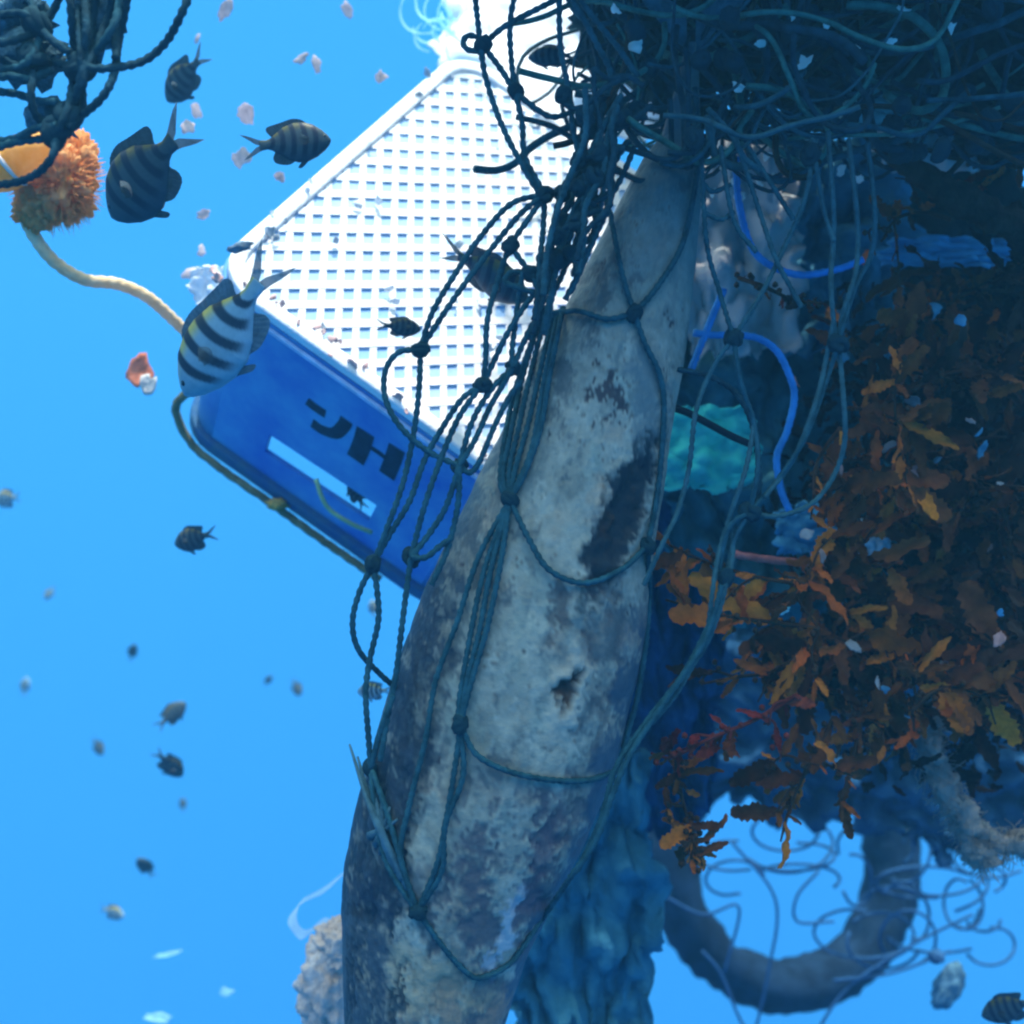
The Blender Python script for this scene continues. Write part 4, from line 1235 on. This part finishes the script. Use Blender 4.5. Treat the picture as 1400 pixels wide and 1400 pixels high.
# =================================================================== reef fish
def fish_parts(light):
    nx, nc = 100, 36
    V, F, C = [], [], []
    hgt = [(0, .012), (.03, .055), (.10, .115), (.22, .185), (.36, .225), (.5, .225), (.64, .185), (.76, .115), (.84, .068), (.90, .052), (.94, .056), (1, .06)]
    wid = [(0, .010), (.05, .042), (.15, .068), (.3, .080), (.5, .074), (.7, .045), (.85, .022), (1, .008)]
    mid = [(0, -.01), (.2, .005), (.5, .0), (.85, .012), (1, .012)]
    for i in range(nx + 1):
        t = i / nx
        h, w_, mz = interp(hgt, t), interp(wid, t), interp(mid, t)
        for k in range(nc):
            a = 2 * math.pi * k / nc
            z = mz + h * math.sin(a); y = w_ * math.cos(a)
            V.append((.40 - .80 * t, y, z))
            zz = (z - mz) / max(h, .01)
            tt = t + .05 * (1 - zz * zz) - .012 + .03 * zz
            base = Vector((.20, .32, .38)) if light else Vector((.040, .068, .085))  # darker set has backlit shade put into its skin and fin colours
            if zz > .45: base = base.lerp(Vector((.42, .36, .10)) if light else Vector((.085, .085, .04)), sst(.45, .9, zz) * (1 if t > .2 else .3))
            if zz < -.3: base = base.lerp(Vector((.24, .36, .44)) if light else Vector((.035, .06, .085)), sst(-.3, -.9, zz))
            st = 0
            for s0 in (.25, .40, .555, .71, .85):
                st = max(st, sst(.046 if s0 < .8 else .034, .026, abs(tt - s0)))
            st *= sst(-1.0, -.55, zz)
            c = base.lerp(Vector((.010, .022, .045)), .95 * st)
            C.append((*c, 1))
    for i in range(nx):
        for k in range(nc):
            k2 = (k + 1) % nc
            F.append((i * nc + k, (i + 1) * nc + k, (i + 1) * nc + k2, i * nc + k2))
    F.append(tuple(range(nc))); F.append(tuple(nx * nc + k for k in reversed(range(nc))))
    body = mesh('body', V, F)
    at = body.color_attributes.new('Col', 'FLOAT_COLOR', 'POINT')
    at.data.foreach_set('color', np.array(C, dtype=np.float32).ravel())
    body.materials.append(mat('fish skin', (1, 1, 1), rough=.4, col2=(.8, .85, .85), scale=24, vcol=True, spec=.08))
    mfin = mat('fish fin light' if light else 'fish fin backlit', (.10, .18, .24) if light else (.035, .07, .10), rough=.5, var=.3, scale=14, trans=.45, alpha=.8)
    mtail = mat('fish tail light' if light else 'fish tail', (.16, .26, .34) if light else (.10, .14, .18), rough=.5, var=.3, scale=14, trans=.5, alpha=.5)
    def fin(name, outline, m, th=.006):
        dense = []
        for a_, b_ in zip(outline[:-1], outline[1:]):
            for q in range(4): dense.append(tuple(a_[z] + (b_[z] - a_[z]) * (q / 4) for z in range(4)))
        dense.append(outline[-1])
        for _ in range(3):      # round the outline off
            dense = [dense[0]] + [tuple((dense[k - 1][z] + 2 * dense[k][z] + dense[k + 1][z]) / 4 for z in range(4)) for k in range(1, len(dense) - 1)] + [dense[-1]]
        outline = dense
        n = len(outline)
        # outline: list of (x, z_base, z_tip)
        V, F = [], []
        for i, (x, zb, xt, zt) in enumerate(outline):
            wob = .002 * (-1) ** i
            V += [(x, -th, zb), (xt, wob - th * .2, zt), (xt, wob + th * .2, zt), (x, th, zb)]
            if i:
                for k in range(4):
                    F.append(((i - 1) * 4 + k, i * 4 + k, i * 4 + (k + 1) % 4, (i - 1) * 4 + (k + 1) % 4))
        F.append((0, 1, 2, 3)); F.append(tuple((n - 1) * 4 + k for k in (3, 2, 1, 0)))
        me = mesh(name, V, F, False); me.materials.append(m)
        return me
    def zt(x): 
        t = (.40 - x) / .8
        return interp(mid, t) + interp(hgt, t), interp(mid, t) - interp(hgt, t)
    dors = []
    for x, hh, sweep in ((.16, .0, 0), (.12, .035, -.01), (.06, .05, -.02), (0, .05, -.02), (-.06, .05, -.025), (-.12, .055, -.035), (-.17, .075, -.06), (-.21, .085, -.09), (-.235, .05, -.07), (-.25, .0, 0)):
        z = zt(x)[0] - .02
        dors.append((x, z, x + sweep, z + .02 + hh))
    anal = []
    for x, hh, sweep in ((-.04, 0, 0), (-.08, .05, -.03), (-.13, .065, -.06), (-.18, .075, -.09), (-.22, .04, -.06), (-.24, 0, 0)):
        z = zt(x)[1] + .02
        anal.append((x, z, x + sweep, z - .02 - hh))
    # forked tail
    V, F = [], []
    prof = [(-.36, .062, -.040), (-.42, .085, -.062), (-.48, .115, -.092), (-.54, .140, -.118), (-.60, .155, -.135)]
    for s_ in (1, -1):
        b = len(V)
        for i, (x, zu, zl) in enumerate(prof):
            ze = zu if s_ > 0 else zl
            f = i / (len(prof) - 1)
            xi = -.36 - .15 * min(1, f * 1.1); zi = .012 + (ze - .012) * .72 * f * f
            V += [(x, -.004, ze), (xi, -.003, zi), (xi, .003, zi), (x, .004, ze)]
            if i:
                for k in range(4):
                    F.append((b + (i - 1) * 4 + k, b + i * 4 + k, b + i * 4 + (k + 1) % 4, b + (i - 1) * 4 + (k + 1) % 4))
    tail = mesh('tail_fin', V, F, False); tail.materials.append(mtail)
    pec = {}
    for s_ in (1, -1):
        V, F = [], []
        for i in range(7):
            a = R(-50 + 100 * i / 6)
            tip = Vector((.17 - .13 * math.cos(a) * 1.0, s_ * (.078 + .035), -.01 + .085 * math.sin(a)))
            V += [(.18, s_ * .068, -.01 + .012 * math.sin(a)), tuple(tip)]
            if i: F.append((2 * i - 2, 2 * i - 1, 2 * i + 1, 2 * i))
        pec[s_] = mesh('pectoral_fin', V, F, False); pec[s_].materials.append(mat('fish pectoral', (.14, .20, .24), rough=.5, alpha=.12, trans=.5))
    pel = fin('pelvic_fin', [(.12, zt(.12)[1] + .02, .11, zt(.12)[1] + .0), (.10, zt(.10)[1] + .02, .02, zt(.1)[1] - .075), (.07, zt(.07)[1] + .02, -.03, zt(.07)[1] - .06), (.05, zt(.05)[1] + .02, .03, zt(.05)[1])], mfin)
    eye = {}
    v0, f0 = ICO[2]
    for s_ in (1, -1):
        eye[s_] = mesh('eye', [(.325 + v.x * .022, s_ * (.040 + .012 * abs(v.y)) if False else s_ * .044 + v.y * .012, .028 + v.z * .022) for v in v0], f0)
        eye[s_].materials.append(mat('fish eye', (.006, .010, .014), rough=.15, var=.2, spec=.6))
    return [('body', body), ('dorsal_fin', fin('dorsal_fin', dors, mfin)), ('anal_fin', fin('anal_fin', anal, mfin)), ('tail_fin', tail), ('pectoral_fin', pec[1]), ('pectoral_fin', pec[-1]),
            ('pelvic_fin', pel), ('eye', eye[1]), ('eye', eye[-1])]
FISH = {False: fish_parts(False), True: fish_parts(True)}
def fish(label, head, tail, d, yaw=0.0, dorsal=1, roll=0.0, light=False, group=None, tall=1.0, full=True, name='striped_reef_fish'):
    """head and tail tip pixels; yaw: how far the nose turns away (+) or towards the camera"""
    h, t = P(*head, d), P(*tail, d)
    ctr = (h + t) / 2
    ax = (h - t)
    Lp = ax.length
    ax = ax.normalized()
    Ltrue = Lp / max(.25, math.cos(yaw))
    fwd = (ax * math.cos(yaw) + Vector((0, 1, 0)) * math.sin(yaw)).normalized()
    up = Vector((-ax.z, 0, ax.x)) if ax.x > 0 else Vector((ax.z, 0, -ax.x))
    up *= dorsal
    up = Matrix.Rotation(roll, 3, fwd) @ up
    lat = up.cross(fwd).normalized()
    up = fwd.cross(lat).normalized()
    s = Ltrue / 1.03
    root = thing(name, label, 'fish', ctr, group)
    M = Matrix(((fwd.x, lat.x, up.x, 0), (fwd.y, lat.y, up.y, 0), (fwd.z, lat.z, up.z, 0), (0, 0, 0, 1)))
    root.matrix_world = Matrix.Translation(ctr + fwd * s * .115) @ M @ Matrix.Diagonal((s, s, s * tall, 1))
    for nm, me in (FISH[light] if full else FISH[light][:4]):
        o = bpy.data.objects.new(nm, me); COL.objects.link(o); o.parent = root
    return root
FG = 'striped reef fish near the net and crate'
fish('pale blue fish with bold black bars swimming head-down before the blue crate', (240, 535), (396, 350), 1.12, yaw=R(18), light=True, tall=.84, group=FG)
fish('dark barred fish swimming head-down beside the orange sponge clump', (136, 284), (278, 178), 1.18, yaw=R(26), tall=1.12, group=FG)
fish('dark barred fish with its head towards the white lattice and tail to open water', (450, 186), (330, 208), 1.30, yaw=R(12), group=FG)
fish('small dark barred fish high in open water left of the crate', (220, 128), (292, 78), 1.60, yaw=R(30), group=FG)
fish('slender brownish fish seen from above behind the net by the lattice', (722, 412), (598, 330), 1.36, yaw=R(-15), roll=R(55), group=FG)
fish('tiny olive fish hovering in front of the crate lattice', (575, 448), (512, 446), 1.45, yaw=R(20), tall=.85, group=FG)
fish('small brownish fish behind the net below the white plastic bag', (722, 74), (795, 80), 1.40, yaw=R(15), tall=.85, group=FG)
fish('small dark barred fish alone in open water below the crate', (236, 744), (302, 728), 1.75, yaw=R(15), tall=1.05, group=FG)
fish('dark barred fish beside the small grey float and thin twine', (1345, 1392), (1425, 1362), 1.7, yaw=R(10), group=FG)
fish('small pale fish half behind the dead fish back', (488, 946), (540, 944), 1.7, yaw=R(10), light=True, group=FG)
fish('small shadowy fish inside the crate hand slot', (478, 655), (500, 700), 1.72, yaw=R(10), group=FG)
FAR = 'far small fish in open water'
FL = 'tiny far-off fish in the open blue water'
for (hx, hy, tx, ty_, d, lt) in [(250, 962, 216, 996, 2.7, 0), (246, 1064, 212, 1022, 2.6, 0), (412, 950, 397, 928, 4.2, 0), (372, 924, 360, 938, 4.6, 0), (186, 880, 176, 906, 3.8, 0),
                                 (62, 820, 76, 800, 4.4, 1), (36, 926, 33, 954, 4.6, 1), (144, 1030, 122, 1010, 4.2, 0), (247, 1092, 253, 1110, 4.8, 0), (192, 1170, 208, 1204, 3.4, 0),
                                 (172, 1250, 132, 1244, 3.2, 1), (-12, 684, 36, 680, 3.0, 1), (508, 820, 512, 846, 2.6, 1)]:
    rgf = rnd(int(hx * 7 + hy))
    fish('tiny pale far-off fish in the open blue water' if lt else 'tiny dark far-off fish in the open blue water', (hx, hy), (tx, ty_), d, yaw=rgf.uniform(-.6, .6), light=bool(lt), group=FAR, full=d < 3)

# =================================================================== painted light gaps, drifting scraps

rg = rnd(512)
m_light_gap = mat('light gap fleck', (.80, .84, .80), rough=.5, var=.1, scale=50, trans=.4)  # pale flakes stand in for light leaking through the net
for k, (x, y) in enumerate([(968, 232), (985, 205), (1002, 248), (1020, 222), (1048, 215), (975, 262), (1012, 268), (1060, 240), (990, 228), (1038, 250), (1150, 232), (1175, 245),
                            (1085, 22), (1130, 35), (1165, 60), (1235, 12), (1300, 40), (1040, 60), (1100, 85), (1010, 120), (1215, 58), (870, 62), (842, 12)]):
    o = flake('light_gap_fleck', P(x, y, 1.44 if y > 130 else 1.24), rg.uniform(4, 10) * mpp(1.4), rg.uniform(4, 8) * mpp(1.4), m_light_gap, seed=k + 700, rot=rg.uniform(0, 3))
    tag(o, 'small painted fleck of light showing through the dark net tangle' if y < 130 else 'small painted fleck of light behind the hanging net curtain top', 'debris flake',
        'painted light gaps in the net tangle' if y < 130 else 'painted light gaps behind the net curtain')
FLG = 'pale flakes drifting in the water'
m_flake = mat('flake', (.62, .50, .48), rough=.8, var=.3, scale=90, objvar=.2, trans=.3, alpha=.7)
m_sil = mat('flake silver', (.45, .75, .85), rough=.4, var=.2, scale=60, trans=.4, alpha=.45)
for i, (x, y, w_, h_, d) in enumerate([(309, 12, 14, 34, 1.7), (410, 80, 20, 12, 1.7), (432, 86, 22, 14, 1.72), (475, 15, 14, 18, 1.8), (520, 105, 14, 14, 1.7), (335, 155, 20, 26, 1.6), (328, 215, 22, 24, 1.6),
                                       (382, 242, 12, 14, 1.6), (277, 293, 20, 12, 1.7), (268, 150, 12, 22, 1.7), (258, 172, 16, 24, 1.6), (265, 372, 26, 20, 1.75), (275, 342, 10, 16, 1.75), (268, 52, 14, 12, 1.9)]):
    o = flake('drifting_flake', P(x, y, d), w_ / 2 * mpp(d) * 1.1, h_ / 2 * mpp(d) * 1.1, m_flake, seed=i + 60, rot=rnd(i).uniform(-.8, .8))
    tag(o, 'pale pinkish flake drifting in the water near the crate', 'debris flake', FLG)
for i, (x, y, w_, h_, d) in enumerate([(230, 1307, 36, 10, 2.4), (308, 1357, 26, 10, 2.6), (215, 1392, 40, 12, 2.6)]):
    o = flake('silvery_sliver', P(x, y, d), w_ / 2 * mpp(d), h_ / 2 * mpp(d), m_sil, seed=i + 80)
    tag(o, 'silvery sliver drifting in open water below the far small fish', 'debris flake', 'silvery slivers low in the open water')
sc_ = thing('orange_white_scrap', 'orange and white scrap drifting left of the blue crate side', 'debris scrap', P(192, 515, 1.7))
flake('scrap', P(188, 508, 1.7), .020, .024, mat('scrap orange', (.60, .20, .12), var=.4, scale=60, trans=.3), sc_, seed=3)
flake('white_patch', P(202, 526, 1.69), .013, .017, mat('scrap white', (.75, .72, .66), var=.2, scale=60, trans=.3), sc_, seed=6)
rgd = thing('grey_scrap', 'small grey scrap clinging to the rounded white crate corner', 'debris scrap', P(328, 338, 1.5))
lump('scrap', P(328, 338, 1.47), .017, .006, .007, mat('scrap grey blue', (.12, .18, .24), var=.4), rgd, amp=.4, sub=3, seed=9, rot=Matrix.Rotation(R(-15), 3, 'Y'))

# =================================================================== the water itself: one even volume round everything
V = [(x, y, z) for z in (-3.6, 1.35) for y in (-1.2, 6.2) for x in (-3.6, 3.6)]
F = [(0, 2, 3, 1), (4, 5, 7, 6), (0, 1, 5, 4), (2, 6, 7, 3), (0, 4, 6, 2), (1, 3, 7, 5)]
hz = obj('haze', mesh('haze', V, F, False))
m = bpy.data.materials.new('sea water'); m.use_nodes = True
n = m.node_tree.nodes
n.remove(n['Principled BSDF'])
vol = n.new('ShaderNodeVolumePrincipled')
vol.inputs['Color'].default_value = (0.14, 0.58, 0.90, 1)
vol.inputs['Density'].default_value = 0.022
vol.inputs['Anisotropy'].default_value = 0.2
m.node_tree.links.new(vol.outputs['Volume'], n['Material Output'].inputs['Volume'])
hz.data.materials.append(m)
hz['kind'] = 'stuff'; hz['label'] = 'clear blue sea water filling the whole place'; hz['category'] = 'water'
